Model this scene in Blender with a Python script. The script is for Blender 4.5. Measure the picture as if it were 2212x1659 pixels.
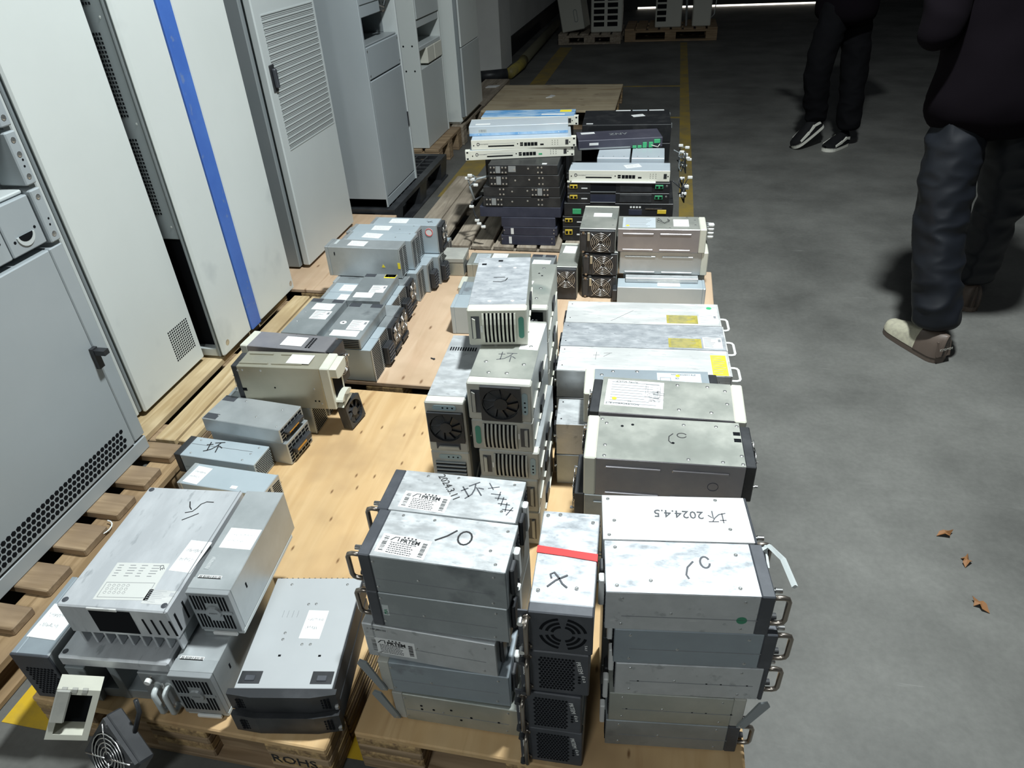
import bpy, math, random
from mathutils import Matrix, Vector, Euler, noise
random.seed(7)
S = bpy.context.scene
COL = S.collection
for o in list(bpy.data.objects): bpy.data.objects.remove(o)

# ------------------------------------------------------------------ camera, light, exposure
cam = bpy.data.cameras.new('camera'); cam.sensor_width = 36; cam.sensor_fit = 'HORIZONTAL'
cam.lens = 1512.0/2212.0*36.0; cam.clip_end = 100
co = bpy.data.objects.new('camera', cam); COL.objects.link(co)
RW = ((0.979512, 0.070379, -0.188688), (0.195444, -0.558124, 0.806411), (-0.048557, -0.826767, -0.560445))
M3 = Matrix([[r[0], -r[1], -r[2]] for r in RW])
co.matrix_world = Matrix.Translation((0, 0, 1.5)) @ M3.to_4x4()
S.camera = co

w = bpy.data.worlds.new('world'); S.world = w; w.use_nodes = True
w.node_tree.nodes['Background'].inputs[0].default_value = (0.80, 0.88, 1.0, 1)
w.node_tree.nodes['Background'].inputs[1].default_value = 0.03

def lamp(name, loc, power, size, color, target=None, size_y=None, spread=180):
    l = bpy.data.lights.new(name, 'AREA'); l.energy = power; l.size = size; l.color = color
    l.shape = 'RECTANGLE' if size_y else 'DISK'
    if size_y: l.size_y = size_y
    l.spread = math.radians(spread)
    o = bpy.data.objects.new(name, l); COL.objects.link(o); o.location = loc
    t = Vector(target if target else (loc[0], loc[1], 0))
    o.rotation_euler = (t-Vector(loc)).to_track_quat('-Z', 'Y').to_euler()
    return o
lamp('high_bay_or_fill_lamp', (0.30, 1.75, 3.9), 172, 0.26, (0.92, 0.99, 1.0), spread=150)
lamp('high_bay_or_fill_lamp', (-0.6, -2.4, 3.9), 70, 0.8, (0.93, 0.99, 1.0))  # unseen fill lamp added behind the camera to brighten shaded front faces
S.view_settings.view_transform = 'Standard'; S.view_settings.look = 'None'
S.view_settings.gamma = 1.0; S.view_settings.exposure = 0.0
S.view_settings.use_curve_mapping = False

# ------------------------------------------------------------------ materials
MATS = {}
def _bsdf(m):
    m.use_nodes = True
    return m.node_tree.nodes['Principled BSDF'], m.node_tree
def mat(name, col, rough=0.5, metal=0.0, spec=0.5, col2=None, scale=8.0, stretch=(1, 1, 1), amt=1.0, lo=0.42, hi=0.62, bump=0.0, emit=None, col3=None, scale3=40, rvar=0.0, coord='Object', scratch=None):
    if name in MATS: return MATS[name]
    m = bpy.data.materials.new(name); b, nt = _bsdf(m); N = nt.nodes; L = nt.links
    b.inputs['Base Color'].default_value = (*col, 1); b.inputs['Roughness'].default_value = rough
    b.inputs['Metallic'].default_value = metal; b.inputs['Specular IOR Level'].default_value = spec
    if emit: b.inputs['Emission Color'].default_value = (*emit[0], 1); b.inputs['Emission Strength'].default_value = emit[1]
    if col2 or bump or rvar:
        tc = N.new('ShaderNodeTexCoord'); mp = N.new('ShaderNodeMapping'); mp.inputs['Scale'].default_value = stretch
        L.new(tc.outputs[coord], mp.inputs['Vector'])
        oi = N.new('ShaderNodeObjectInfo'); ad = N.new('ShaderNodeVectorMath'); ad.operation = 'MULTIPLY_ADD'
        ad.inputs[1].default_value = (31, 17, 23); L.new(oi.outputs['Random'], ad.inputs[0]); L.new(mp.outputs[0], ad.inputs[2])
        nz = N.new('ShaderNodeTexNoise'); nz.inputs['Scale'].default_value = scale; nz.inputs['Detail'].default_value = 6; nz.inputs['Roughness'].default_value = 0.62
        L.new(ad.outputs[0], nz.inputs['Vector'])
        if col2:
            cr = N.new('ShaderNodeValToRGB'); e = cr.color_ramp.elements
            e[0].position = lo; e[0].color = (*col, 1); e[1].position = hi; e[1].color = (*col2, 1)
            L.new(nz.outputs['Fac'], cr.inputs[0]); out = cr.outputs[0]
            if col3:
                n3 = N.new('ShaderNodeTexNoise'); n3.inputs['Scale'].default_value = scale3; n3.inputs['Detail'].default_value = 4
                L.new(ad.outputs[0], n3.inputs['Vector'])
                c3 = N.new('ShaderNodeValToRGB'); c3.color_ramp.elements[0].position = 0.62; c3.color_ramp.elements[1].position = 0.70
                L.new(n3.outputs['Fac'], c3.inputs[0])
                mx = N.new('ShaderNodeMixRGB'); mx.inputs[2].default_value = (*col3, 1)
                L.new(c3.outputs[0], mx.inputs[0]); L.new(out, mx.inputs[1]); out = mx.outputs[0]
            if scratch:
                m4 = N.new('ShaderNodeMapping'); m4.inputs['Scale'].default_value = (6, 60, 30); m4.inputs['Rotation'].default_value = (0, 0, 0.35); L.new(ad.outputs[0], m4.inputs[0])
                n4 = N.new('ShaderNodeTexNoise'); n4.inputs['Scale'].default_value = 1.6; n4.inputs['Detail'].default_value = 5; n4.inputs['Distortion'].default_value = 1.2; L.new(m4.outputs[0], n4.inputs['Vector'])
                c4 = N.new('ShaderNodeValToRGB'); c4.color_ramp.elements[0].position = 0.66; c4.color_ramp.elements[1].position = 0.72; L.new(n4.outputs['Fac'], c4.inputs[0])
                mx = N.new('ShaderNodeMixRGB'); mx.inputs[2].default_value = (*scratch, 1); L.new(c4.outputs[0], mx.inputs[0]); L.new(out, mx.inputs[1]); out = mx.outputs[0]
            L.new(out, b.inputs['Base Color'])
        if rvar:
            mr = N.new('ShaderNodeMapRange'); mr.inputs[1].default_value = 0.3; mr.inputs[2].default_value = 0.7
            mr.inputs[3].default_value = max(0.05, rough-rvar); mr.inputs[4].default_value = min(1, rough+rvar)
            L.new(nz.outputs['Fac'], mr.inputs[0]); L.new(mr.outputs[0], b.inputs['Roughness'])
        if bump:
            bp = N.new('ShaderNodeBump'); bp.inputs['Strength'].default_value = bump; bp.inputs['Distance'].default_value = 0.004
            L.new(nz.outputs['Fac'], bp.inputs['Height']); L.new(bp.outputs[0], b.inputs['Normal'])
    MATS[name] = m; return m

ALU = mat('scuffed aluminium', (0.52, 0.54, 0.55), 0.42, 0.5, col2=(0.59, 0.61, 0.62), scale=24, stretch=(1, 1.8, 1), col3=(0.41, 0.43, 0.44), scale3=46, rvar=0.12, scratch=(0.74, 0.75, 0.75))
ALUW = mat('bright aluminium', (0.64, 0.65, 0.64), 0.40, 0.35, col2=(0.76, 0.76, 0.74), scale=6, stretch=(1, 5, 1), col3=(0.50, 0.51, 0.51), scale3=26, rvar=0.1, scratch=(0.42, 0.43, 0.43))
ALUS = mat('smeared aluminium', (0.42, 0.45, 0.48), 0.40, 0.45, col2=(0.55, 0.57, 0.59), scale=24, stretch=(1, 2.0, 1), lo=0.34, hi=0.68, col3=(0.36, 0.38, 0.41), scale3=60, rvar=0.15, scratch=(0.78, 0.79, 0.80))
ZINC = mat('galvanised steel', (0.42, 0.45, 0.46), 0.40, 0.55, col2=(0.52, 0.55, 0.56), scale=5, rvar=0.08)
ZINCD = mat('dull galvanised steel', (0.30, 0.33, 0.34), 0.42, 0.5, col2=(0.40, 0.43, 0.44), scale=6, col3=(0.2, 0.22, 0.23), scale3=9, rvar=0.08)
OLIVE = mat('passivated steel', (0.40, 0.42, 0.38), 0.38, 0.55, col2=(0.50, 0.51, 0.46), scale=6, col3=(0.32, 0.36, 0.33), scale3=5, rvar=0.1)
GOLD = mat('yellow passivated steel', (0.42, 0.40, 0.31), 0.33, 0.6, col2=(0.50, 0.47, 0.37), scale=3, rvar=0.08)
PURP = mat('heat tinted steel', (0.33, 0.32, 0.34), 0.33, 0.6, col2=(0.42, 0.40, 0.41), scale=4, rvar=0.08)
BLUEG = mat('blue grey paint', (0.42, 0.49, 0.53), 0.45, 0.25, col2=(0.47, 0.54, 0.58), scale=4)
SLATE = mat('slate paint', (0.27, 0.31, 0.34), 0.45, 0.25, col2=(0.31, 0.36, 0.39), scale=5, col3=(0.2, 0.22, 0.24), scale3=12)
SERV = mat('server grey paint', (0.43, 0.45, 0.46), 0.42, 0.15, col2=(0.46, 0.48, 0.49), scale=3)
BEIGE = mat('beige plastic', (0.62, 0.62, 0.53), 0.5, 0, col2=(0.56, 0.56, 0.48), scale=7)
BEIGES = mat('soiled beige plastic', (0.46, 0.46, 0.41), 0.55, 0, col2=(0.36, 0.36, 0.33), scale=8)
CREAM = mat('cream paint', (0.76, 0.75, 0.65), 0.45, 0, col2=(0.72, 0.71, 0.62), scale=5)
BLK = mat('black plastic', (0.022, 0.024, 0.027), 0.45, 0, col2=(0.04, 0.042, 0.046), scale=12)
BLKM = mat('black painted steel', (0.018, 0.019, 0.021), 0.4, 0.1, col2=(0.05, 0.05, 0.05), scale=14, lo=0.5, hi=0.8)
NAVY = mat('navy painted steel', (0.03, 0.035, 0.06), 0.4, 0.2, col2=(0.05, 0.055, 0.085), scale=7)
CHAR = mat('charcoal bezel', (0.055, 0.06, 0.07), 0.45, 0.1, col2=(0.09, 0.095, 0.11), scale=12, lo=0.5, hi=0.75)
VOID = mat('dark opening', (0.008, 0.009, 0.011), 0.9, 0, 0.1)
CHROME = mat('chrome', (0.86, 0.86, 0.85), 0.24, 1.0)
SCREW = mat('screw steel', (0.6, 0.61, 0.6), 0.28, 0.9)
BRONZE = mat('worn handle metal', (0.33, 0.29, 0.25), 0.28, 0.9)
WHITE = mat('white paper', (0.76, 0.77, 0.76), 0.6)
WHITEP = mat('white plastic', (0.78, 0.79, 0.77), 0.4)
INK = mat('black ink', (0.012, 0.012, 0.014), 0.6)
INKG = mat('grey print', (0.22, 0.23, 0.24), 0.6)
PENCIL = mat('pencil print', (0.42, 0.43, 0.44), 0.7)
RED = mat('red tape', (0.72, 0.05, 0.05), 0.35)
YEL = mat('yellow sticker', (0.86, 0.70, 0.04), 0.5)
YELD = mat('ochre printed sticker', (0.40, 0.34, 0.07), 0.5, col2=(0.28, 0.25, 0.06), scale=60)
GREEN = mat('green plastic', (0.03, 0.22, 0.12), 0.4)
GREENC = mat('green connector', (0.05, 0.38, 0.16), 0.45)
TEAL = mat('teal oval', (0.05, 0.23, 0.17), 0.45)
LBLUE = mat('pale blue panel', (0.30, 0.40, 0.43), 0.45)
PORT = mat('yellow port', (0.72, 0.52, 0.05), 0.45)
GREYP = mat('grey plate', (0.34, 0.36, 0.37), 0.4, 0.4)
BLUEP = mat('blue plastic film', (0.10, 0.30, 0.58), 0.3, 0, col2=(0.42, 0.58, 0.74), scale=9, lo=0.4, hi=0.65, stretch=(1, 3, 1))
SKYG = mat('pale grey blue paint', (0.52, 0.58, 0.63), 0.42, 0.2, col2=(0.57, 0.63, 0.67), scale=4)
LABELG = mat('silver label', (0.60, 0.66, 0.70), 0.4, 0.2)
CABW = mat('cabinet off white', (0.66, 0.70, 0.68), 0.38, 0, col2=(0.69, 0.73, 0.71), scale=1.4, col3=(0.58, 0.62, 0.61), scale3=3)
CABG = mat('cabinet grey', (0.36, 0.40, 0.42), 0.38, 0.05, col2=(0.385, 0.425, 0.445), scale=1.5)
CABD = mat('cabinet dark grey', (0.23, 0.26, 0.27), 0.4, 0.05, col2=(0.255, 0.28, 0.29), scale=2)
CABM = mat('cabinet light grey', (0.52, 0.56, 0.56), 0.38, 0, col2=(0.55, 0.59, 0.585), scale=1.2)
BLUEC = mat('blue stripe paint', (0.06, 0.15, 0.50), 0.35, 0, col2=(0.075, 0.18, 0.55), scale=6, col3=(0.14, 0.22, 0.45), scale3=25)
YLINE = mat('worn yellow floor paint', (0.30, 0.21, 0.04), 0.7, 0, col2=(0.17, 0.14, 0.07), scale=7, lo=0.35, hi=0.7)
YLB = mat('fresh yellow floor paint', (0.62, 0.40, 0.02), 0.6, 0, col2=(0.40, 0.27, 0.05), scale=9, lo=0.45, hi=0.7)
JACK = mat('black jacket cloth', (0.0042, 0.0030, 0.0045), 0.95, 0, 0.06)
JEAN = mat('dark blue trousers', (0.0075, 0.009, 0.0125), 0.5, 0, 0.3)
TROU = mat('black trousers', (0.005, 0.005, 0.006), 0.9, 0, 0.08)
SKIN = mat('skin', (0.45, 0.28, 0.20), 0.5)
HAIR = mat('black hair', (0.01, 0.009, 0.009), 0.5)
SHOEB = mat('sand shoe mesh', (0.42, 0.40, 0.30), 0.7, 0, col2=(0.34, 0.32, 0.25), scale=60)
SHOED = mat('brown shoe leather', (0.10, 0.075, 0.06), 0.5)
SHOEW = mat('off white rubber', (0.66, 0.65, 0.58), 0.6)
SHOEK = mat('black canvas', (0.008, 0.008, 0.009), 0.8, 0, 0.15)
LEAF = mat('dry leaf', (0.22, 0.10, 0.035), 0.7)

def wood(name, c1, c2, c3, axis=0, scale=3.0, knots=0.0):
    if name in MATS: return MATS[name]
    m = bpy.data.materials.new(name); b, nt = _bsdf(m); N = nt.nodes; L = nt.links
    b.inputs['Roughness'].default_value = 0.7; b.inputs['Specular IOR Level'].default_value = 0.25
    tc = N.new('ShaderNodeTexCoord'); mp = N.new('ShaderNodeMapping')
    st = [14, 14, 14]; st[axis] = 1.2; mp.inputs['Scale'].default_value = st
    oi = N.new('ShaderNodeObjectInfo'); ad = N.new('ShaderNodeVectorMath'); ad.operation = 'MULTIPLY_ADD'; ad.inputs[1].default_value = (13, 41, 29)
    L.new(oi.outputs['Random'], ad.inputs[0]); L.new(tc.outputs['Object'], mp.inputs[0]); L.new(mp.outputs[0], ad.inputs[2])
    nz = N.new('ShaderNodeTexNoise'); nz.inputs['Scale'].default_value = scale; nz.inputs['Detail'].default_value = 7; nz.inputs['Distortion'].default_value = 0.8
    L.new(ad.outputs[0], nz.inputs[0])
    cr = N.new('ShaderNodeValToRGB'); e = cr.color_ramp.elements; e[0].position = 0.35; e[0].color = (*c1, 1); e[1].position = 0.66; e[1].color = (*c2, 1)
    L.new(nz.outputs['Fac'], cr.inputs[0])
    n2 = N.new('ShaderNodeTexNoise'); n2.inputs['Scale'].default_value = 5; n2.inputs['Detail'].default_value = 3
    L.new(tc.outputs['Object'], n2.inputs[0])
    c2r = N.new('ShaderNodeValToRGB'); c2r.color_ramp.elements[0].position = 0.5; c2r.color_ramp.elements[1].position = 0.75
    L.new(n2.outputs['Fac'], c2r.inputs[0])
    mx = N.new('ShaderNodeMixRGB'); mx.inputs[2].default_value = (*c3, 1); L.new(c2r.outputs[0], mx.inputs[0]); L.new(cr.outputs[0], mx.inputs[1])
    out = mx.outputs[0]
    if knots:
        mk = N.new('ShaderNodeMapping'); sk = [1, 1, 1]; sk[axis] = 0.36; mk.inputs['Scale'].default_value = sk; L.new(tc.outputs['Object'], mk.inputs[0])
        vo = N.new('ShaderNodeTexVoronoi'); vo.voronoi_dimensions = '2D'; vo.inputs['Scale'].default_value = knots; L.new(mk.outputs[0], vo.inputs['Vector'])
        ck = N.new('ShaderNodeValToRGB'); ck.color_ramp.elements[0].position = 0.02; ck.color_ramp.elements[0].color = (1, 1, 1, 1); ck.color_ramp.elements[1].position = 0.075; ck.color_ramp.elements[1].color = (0, 0, 0, 1); L.new(vo.outputs['Distance'], ck.inputs[0])
        sx = N.new('ShaderNodeSeparateXYZ'); L.new(vo.outputs['Color'], sx.inputs[0]); gt = N.new('ShaderNodeMath'); gt.operation = 'GREATER_THAN'; gt.inputs[1].default_value = 0.45; L.new(sx.outputs[0], gt.inputs[0])
        ml = N.new('ShaderNodeMath'); ml.operation = 'MULTIPLY'; L.new(ck.outputs[0], ml.inputs[0]); L.new(gt.outputs[0], ml.inputs[1])
        mk2 = N.new('ShaderNodeMixRGB'); mk2.inputs[2].default_value = (c3[0]*0.42, c3[1]*0.34, c3[2]*0.28, 1); L.new(ml.outputs[0], mk2.inputs[0]); L.new(out, mk2.inputs[1]); out = mk2.outputs[0]
        ms = N.new('ShaderNodeMapping'); ss = [9, 9, 9]; ss[axis] = 0.9; ms.inputs['Scale'].default_value = ss; L.new(tc.outputs['Object'], ms.inputs[0])
        ns = N.new('ShaderNodeTexNoise'); ns.inputs['Scale'].default_value = 1.1; ns.inputs['Detail'].default_value = 4; ns.inputs['Distortion'].default_value = 1.5; L.new(ms.outputs[0], ns.inputs[0])
        cs = N.new('ShaderNodeValToRGB'); cs.color_ramp.elements[0].position = 0.56; cs.color_ramp.elements[1].position = 0.74; cs.color_ramp.elements[1].color = (.8, .8, .8, 1); L.new(ns.outputs['Fac'], cs.inputs[0])
        m5 = N.new('ShaderNodeMixRGB'); m5.inputs[2].default_value = (c3[0]*0.8, c3[1]*0.68, c3[2]*0.55, 1); L.new(cs.outputs[0], m5.inputs[0]); L.new(out, m5.inputs[1]); out = m5.outputs[0]
    L.new(out, b.inputs['Base Color'])
    bp = N.new('ShaderNodeBump'); bp.inputs['Strength'].default_value = 0.25; bp.inputs['Distance'].default_value = 0.003
    L.new(nz.outputs['Fac'], bp.inputs['Height']); L.new(bp.outputs[0], b.inputs['Normal'])
    MATS[name] = m; return m
PLY = wood('yellow plywood', (0.55, 0.36, 0.175), (0.63, 0.44, 0.235), (0.44, 0.29, 0.15), 1, 1.6, 17)
PLYP = wood('pinkish plywood', (0.55, 0.385, 0.255), (0.61, 0.45, 0.31), (0.48, 0.34, 0.22), 1, 1.6, 11)
PLYO = wood('old plywood', (0.50, 0.41, 0.27), (0.57, 0.48, 0.33), (0.40, 0.32, 0.22), 0, 1.6, 7)
WOODY = wood('pale pine', (0.44, 0.32, 0.17), (0.62, 0.49, 0.30), (0.40, 0.29, 0.16), 1, 3.0, 6)
WOODX = wood('brown pallet wood', (0.22, 0.15, 0.085), (0.40, 0.29, 0.18), (0.24, 0.17, 0.11), 0, 3.0, 9)
WOODYB = wood('brown pallet wood lengthwise', (0.25, 0.165, 0.085), (0.43, 0.30, 0.17), (0.25, 0.17, 0.10), 1, 3.0, 9)
WOODG = wood('weathered grey wood', (0.24, 0.20, 0.155), (0.41, 0.35, 0.275), (0.22, 0.185, 0.14), 1, 3.0, 7)
PLYE = wood('plywood edge', (0.20, 0.13, 0.07), (0.52, 0.36, 0.17), (0.30, 0.20, 0.10), 1, 5)

# ------------------------------------------------------------------ mesh helpers
class MB:
    def __init__(s): s.v = []; s.f = []
    def add(s, vs, fs, M=None):
        n = len(s.v)
        s.v += [tuple(M @ Vector(p)) if M else tuple(p) for p in vs]
        s.f += [tuple(i+n for i in f) for f in fs]; return s
    def box(s, a, b, M=None):
        x0, y0, z0 = a; x1, y1, z1 = b
        return s.add([(x0,y0,z0),(x1,y0,z0),(x1,y1,z0),(x0,y1,z0),(x0,y0,z1),(x1,y0,z1),(x1,y1,z1),(x0,y1,z1)],
                     [(3,2,1,0),(4,5,6,7),(0,1,5,4),(1,2,6,5),(2,3,7,6),(3,0,4,7)], M)
    def cbox(s, a, b, c=0.002, M=None):
        lo = list(a); hi = list(b); c = min(c, *(abs(hi[i]-lo[i])*0.45 for i in range(3)))
        vs = []; idx = {}
        for sx in (0, 1):
            for sy in (0, 1):
                for sz in (0, 1):
                    sg = (sx, sy, sz)
                    for ax in range(3):
                        p = [0, 0, 0]
                        for k in range(3):
                            e = hi[k] if sg[k] else lo[k]; ins = -c if sg[k] else c
                            p[k] = e if k == ax else e+ins
                        idx[(sg, ax)] = len(vs); vs.append(p)
        fs = []; ctr = Vector([(lo[i]+hi[i])/2 for i in range(3)])
        def face(ids):
            P = [Vector(vs[i]) for i in ids]; n = (P[1]-P[0]).cross(P[2]-P[0]); m = sum(P, Vector())/len(P)
            fs.append(tuple(ids) if n.dot(m-ctr) > 0 else tuple(reversed(ids)))
        for ax in range(3):
            o = [k for k in range(3) if k != ax]
            for sd in (0, 1):
                ids = []
                for q in ((0,0),(1,0),(1,1),(0,1)):
                    g = [0,0,0]; g[ax] = sd; g[o[0]] = q[0]; g[o[1]] = q[1]; ids.append(idx[(tuple(g), ax)])
                face(ids)
            for q in ((0,0),(0,1),(1,0),(1,1)):
                g0 = [0,0,0]; g0[o[0]] = q[0]; g0[o[1]] = q[1]; g1 = list(g0); g1[ax] = 1
                face([idx[(tuple(g0), o[0])], idx[(tuple(g1), o[0])], idx[(tuple(g1), o[1])], idx[(tuple(g0), o[1])]])
        for sx in (0,1):
            for sy in (0,1):
                for sz in (0,1): face([idx[((sx,sy,sz), k)] for k in range(3)])
        return s.add(vs, fs, M)
    def cyl(s, p, ax, r, h, n=12, r2=None, M=None):
        r2 = r if r2 is None else r2
        ax = Vector(ax).normalized(); u = ax.orthogonal().normalized(); v = ax.cross(u); p = Vector(p)
        vs = [p+(u*math.cos(2*math.pi*i/n)+v*math.sin(2*math.pi*i/n))*r for i in range(n)]+[p+ax*h+(u*math.cos(2*math.pi*i/n)+v*math.sin(2*math.pi*i/n))*r2 for i in range(n)]
        fs = [(i, (i+1) % n, n+(i+1) % n, n+i) for i in range(n)]+[tuple(range(n-1, -1, -1)), tuple(range(n, 2*n))]
        return s.add(vs, fs, M)
    def tube(s, pts, r, n=8, closed=False, M=None):
        P = [Vector(p) for p in pts]; m = len(P); vs = []; fs = []; prev = None
        for i in range(m):
            if closed: t = P[(i+1) % m]-P[i-1]
            else: t = P[min(i+1, m-1)]-P[max(i-1, 0)]
            if t.length < 1e-9: t = Vector((0, 0, 1))
            t.normalize()
            if prev is None: u = t.orthogonal().normalized()
            else:
                u = prev-t*prev.dot(t); u = u.normalized() if u.length > 1e-6 else t.orthogonal().normalized()
            prev = u; v = t.cross(u); rr = r[i] if isinstance(r, (list, tuple)) else r
            vs += [P[i]+(u*math.cos(2*math.pi*k/n)+v*math.sin(2*math.pi*k/n))*rr for k in range(n)]
        for i in range(m if closed else m-1):
            a = i*n; b = ((i+1) % m)*n
            fs += [(a+k, a+(k+1) % n, b+(k+1) % n, b+k) for k in range(n)]
        if not closed: fs += [tuple(range(n-1, -1, -1)), tuple(range((m-1)*n, m*n))]
        return s.add(vs, fs, M)
    def prism(s, poly, z0, z1, M=None):
        n = len(poly); A = sum(poly[i][0]*poly[(i+1) % n][1]-poly[(i+1) % n][0]*poly[i][1] for i in range(n))
        if A < 0: poly = poly[::-1]
        vs = [(x, y, z0) for x, y in poly]+[(x, y, z1) for x, y in poly]
        fs = [tuple(range(n-1, -1, -1)), tuple(range(n, 2*n))]+[(i, (i+1) % n, n+(i+1) % n, n+i) for i in range(n)]
        return s.add(vs, fs, M)
    def frame(s, u0, u1, v0, v1, t, n0, n1, M=None):      # rectangular ring of border t
        s.box((u0, v0, n0), (u1, v0+t, n1), M); s.box((u0, v1-t, n0), (u1, v1, n1), M)
        s.box((u0, v0+t, n0), (u0+t, v1-t, n1), M); return s.box((u1-t, v0+t, n0), (u1, v1-t, n1), M)
    def stroke(s, pts, wd, n0, n1, M=None):                # flat pen line
        P = [Vector((p[0], p[1])) for p in pts]; L = []; R = []
        for i in range(len(P)):
            t = P[min(i+1, len(P)-1)]-P[max(i-1, 0)]; t = t.normalized() if t.length > 1e-9 else Vector((1, 0)); q = Vector((-t.y, t.x))*wd/2
            L.append(P[i]+q); R.append(P[i]-q)
        for i in range(len(P)-1):
            s.prism([tuple(R[i]), tuple(R[i+1]), tuple(L[i+1]), tuple(L[i])], n0, n1, M)
        return s
    def mesh(s, name, m, smooth=False):
        me = bpy.data.meshes.new(name); me.from_pydata(s.v, [], s.f); me.materials.append(m)
        if smooth: me.polygons.foreach_set('use_smooth', [True]*len(me.polygons))
        me.update(); return me
    def build(s, name, m, parent=None, smooth=False, label=None, kind=None):
        return link(name, s.mesh(name, m, smooth), parent, label, kind)
def link(name, me, parent=None, label=None, kind=None):
    o = bpy.data.objects.new(name, me); COL.objects.link(o)
    if parent: o.parent = parent
    if label: o['label'] = label
    if kind: o['kind'] = kind
    return o
def tag(o, label, cat=None, group=None, kind=None):
    if label: o['label'] = label
    if cat: o['category'] = cat
    if group: o['group'] = group
    if kind: o['kind'] = kind
    return o
def thing(name, label, cat, loc=(0, 0, 0), yaw=0, group=None):
    o = bpy.data.objects.new(name, None); COL.objects.link(o); o.empty_display_size = 0.02
    o.location = loc; o.rotation_euler = (0, 0, math.radians(yaw)); return tag(o, label, cat, group)
def struct(name, mb, m, parent=None):
    o = mb.build(name, m, parent)
    if not parent: o['kind'] = 'structure'
    return o
T = Matrix.Translation
def RZ(a): return Matrix.Rotation(math.radians(a), 4, 'Z')
def face(wd, side):
    w_, d_, h_ = wd
    c = {'T': ((0, 0, h_), (1, 0, 0), (0, 1, 0), (0, 0, 1)), 'F': ((0, -d_/2, h_/2), (1, 0, 0), (0, 0, 1), (0, -1, 0)),
         'R': ((w_/2, 0, h_/2), (0, 1, 0), (0, 0, 1), (1, 0, 0)), 'L': ((-w_/2, 0, h_/2), (0, -1, 0), (0, 0, 1), (-1, 0, 0)),
         'B': ((0, d_/2, h_/2), (-1, 0, 0), (0, 0, 1), (0, 1, 0))}[side]
    m = Matrix.Identity(4)
    for i in range(3):
        m[i][3] = c[0][i]; m[i][0] = c[1][i]; m[i][1] = c[2][i]; m[i][2] = c[3][i]
    return m
TXT = {}
def text(parent, s, M, u, v, size, m=INK, rot=0, n=0.0006, name='lettering', bold=0.0):
    k = (s, m.name, bold)
    if k not in TXT:
        c = bpy.data.curves.new('txt', 'FONT'); c.body = s; c.size = 1; c.extrude = 0.01; c.resolution_u = 2; c.offset = bold
        c.align_x = 'CENTER'; c.align_y = 'CENTER'
        t = bpy.data.objects.new('txt', c); COL.objects.link(t)
        dg = bpy.context.evaluated_depsgraph_get(); me = bpy.data.meshes.new_from_object(t.evaluated_get(dg))
        bpy.data.objects.remove(t); me.materials.clear(); me.materials.append(m); TXT[k] = me
    o = link(name, TXT[k], parent)
    o.matrix_local = M @ T((u, v, n)) @ RZ(rot) @ Matrix.Diagonal((size, size, 0.02, 1)); return o
SHARED = {}
def shared(key, fn):
    if key not in SHARED: SHARED[key] = fn()
    return SHARED[key]
def put(parent, name, key, fn, Mx):
    o = link(name, shared(key, fn), parent); o.matrix_local = Mx; return o
def screws(parent, M, pts, r=0.0035, m=SCREW, name='screw'):
    def mk():
        b = MB(); b.cyl((0,0,-0.0005), (0,0,1), r, 0.0012, 10); b.cyl((0,0,0.0007), (0,0,1), r*0.85, 0.0008, 10, r*0.45); return b.mesh('screw', m)
    for u, v in pts: put(parent, name, ('screw', r, m.name), mk, M @ T((u, v, 0)))
def holes(parent, M, pts, r=0.003, sq=False):
    def mk():
        b = MB()
        if sq: b.box((-r, -r*0.8, -0.0003), (r, r*0.8, 0.0004))
        else: b.cyl((0,0,-0.0003), (0,0,1), r, 0.0007, 10)
        return b.mesh('hole', VOID)
    for u, v in pts: put(parent, 'hole', ('hole', r, sq), mk, M @ T((u, v, 0)))
def sticker(parent, M, u, v, sw, sh, rot=0, m=None, style='hand', pm=None, name='sticker', label=None, seed=0):
    mm = M @ T((u, v, 0)) @ RZ(rot); rnd = random.Random(seed+int(sw*9999)); pm = pm or PENCIL
    b = MB(); b.box((-sw/2, -sh/2, -0.0002), (sw/2, sh/2, 0.0004), mm); st = b.build(name, m or WHITE, parent, label=label)
    p = MB()
    if style == 'hand':
        for j in range(2):
            y = sh*(0.18-0.30*j); x = -sw*0.38
            while x < sw*(0.36 if j == 0 else 0.22):
                g = sw*0.045; a = [(x+rnd.random()*g, y+(rnd.random()-0.5)*sh*0.12) for _ in range(3)]
                p.stroke(a, sh*0.008+0.0002, 0.0004, 0.0006, mm); x += g*0.9
    elif style == 'print':
        for j in range(7):
            y = sh*(0.40-0.125*j); L = sw*(0.3+0.4*rnd.random()); p.box((-sw*0.44, y-sh*0.015, 0.0004), (-sw*0.44+L, y+sh*0.015, 0.0006), mm)
        p.box((sw*0.30, sh*0.1, 0.0004), (sw*0.44, sh*0.34, 0.0006), mm)
    elif style == 'bar':
        x = -sw*0.46
        while x < sw*0.45:
            g = sw*0.008*(1+rnd.randint(0, 3)); p.box((x, -sh*0.3, 0.0004), (x+g, sh*0.35, 0.0006), mm); x += g+sw*0.012*(1+rnd.randint(0, 2))
    elif style == 'lines':
        for j in range(9): p.box((-sw*0.42, sh*(0.40-0.1*j)-sh*0.012, 0.0004), (sw*(0.42-0.3*rnd.random()), sh*(0.40-0.1*j)+sh*0.012, 0.0006), mm)
    if p.v: p.build('lettering', pm, st)
    return st, mm
HUAI = [[(-.48,.22),(-.12,.24)], [(-.30,.45),(-.30,-.30)], [(-.50,-.32),(-.10,-.20)], [(-.05,.34),(.50,.36)], [(.28,.34),(.12,.05),(-.10,-.18)], [(.22,.12),(.22,-.48)], [(.28,.05),(.48,-.14)]]
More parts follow.
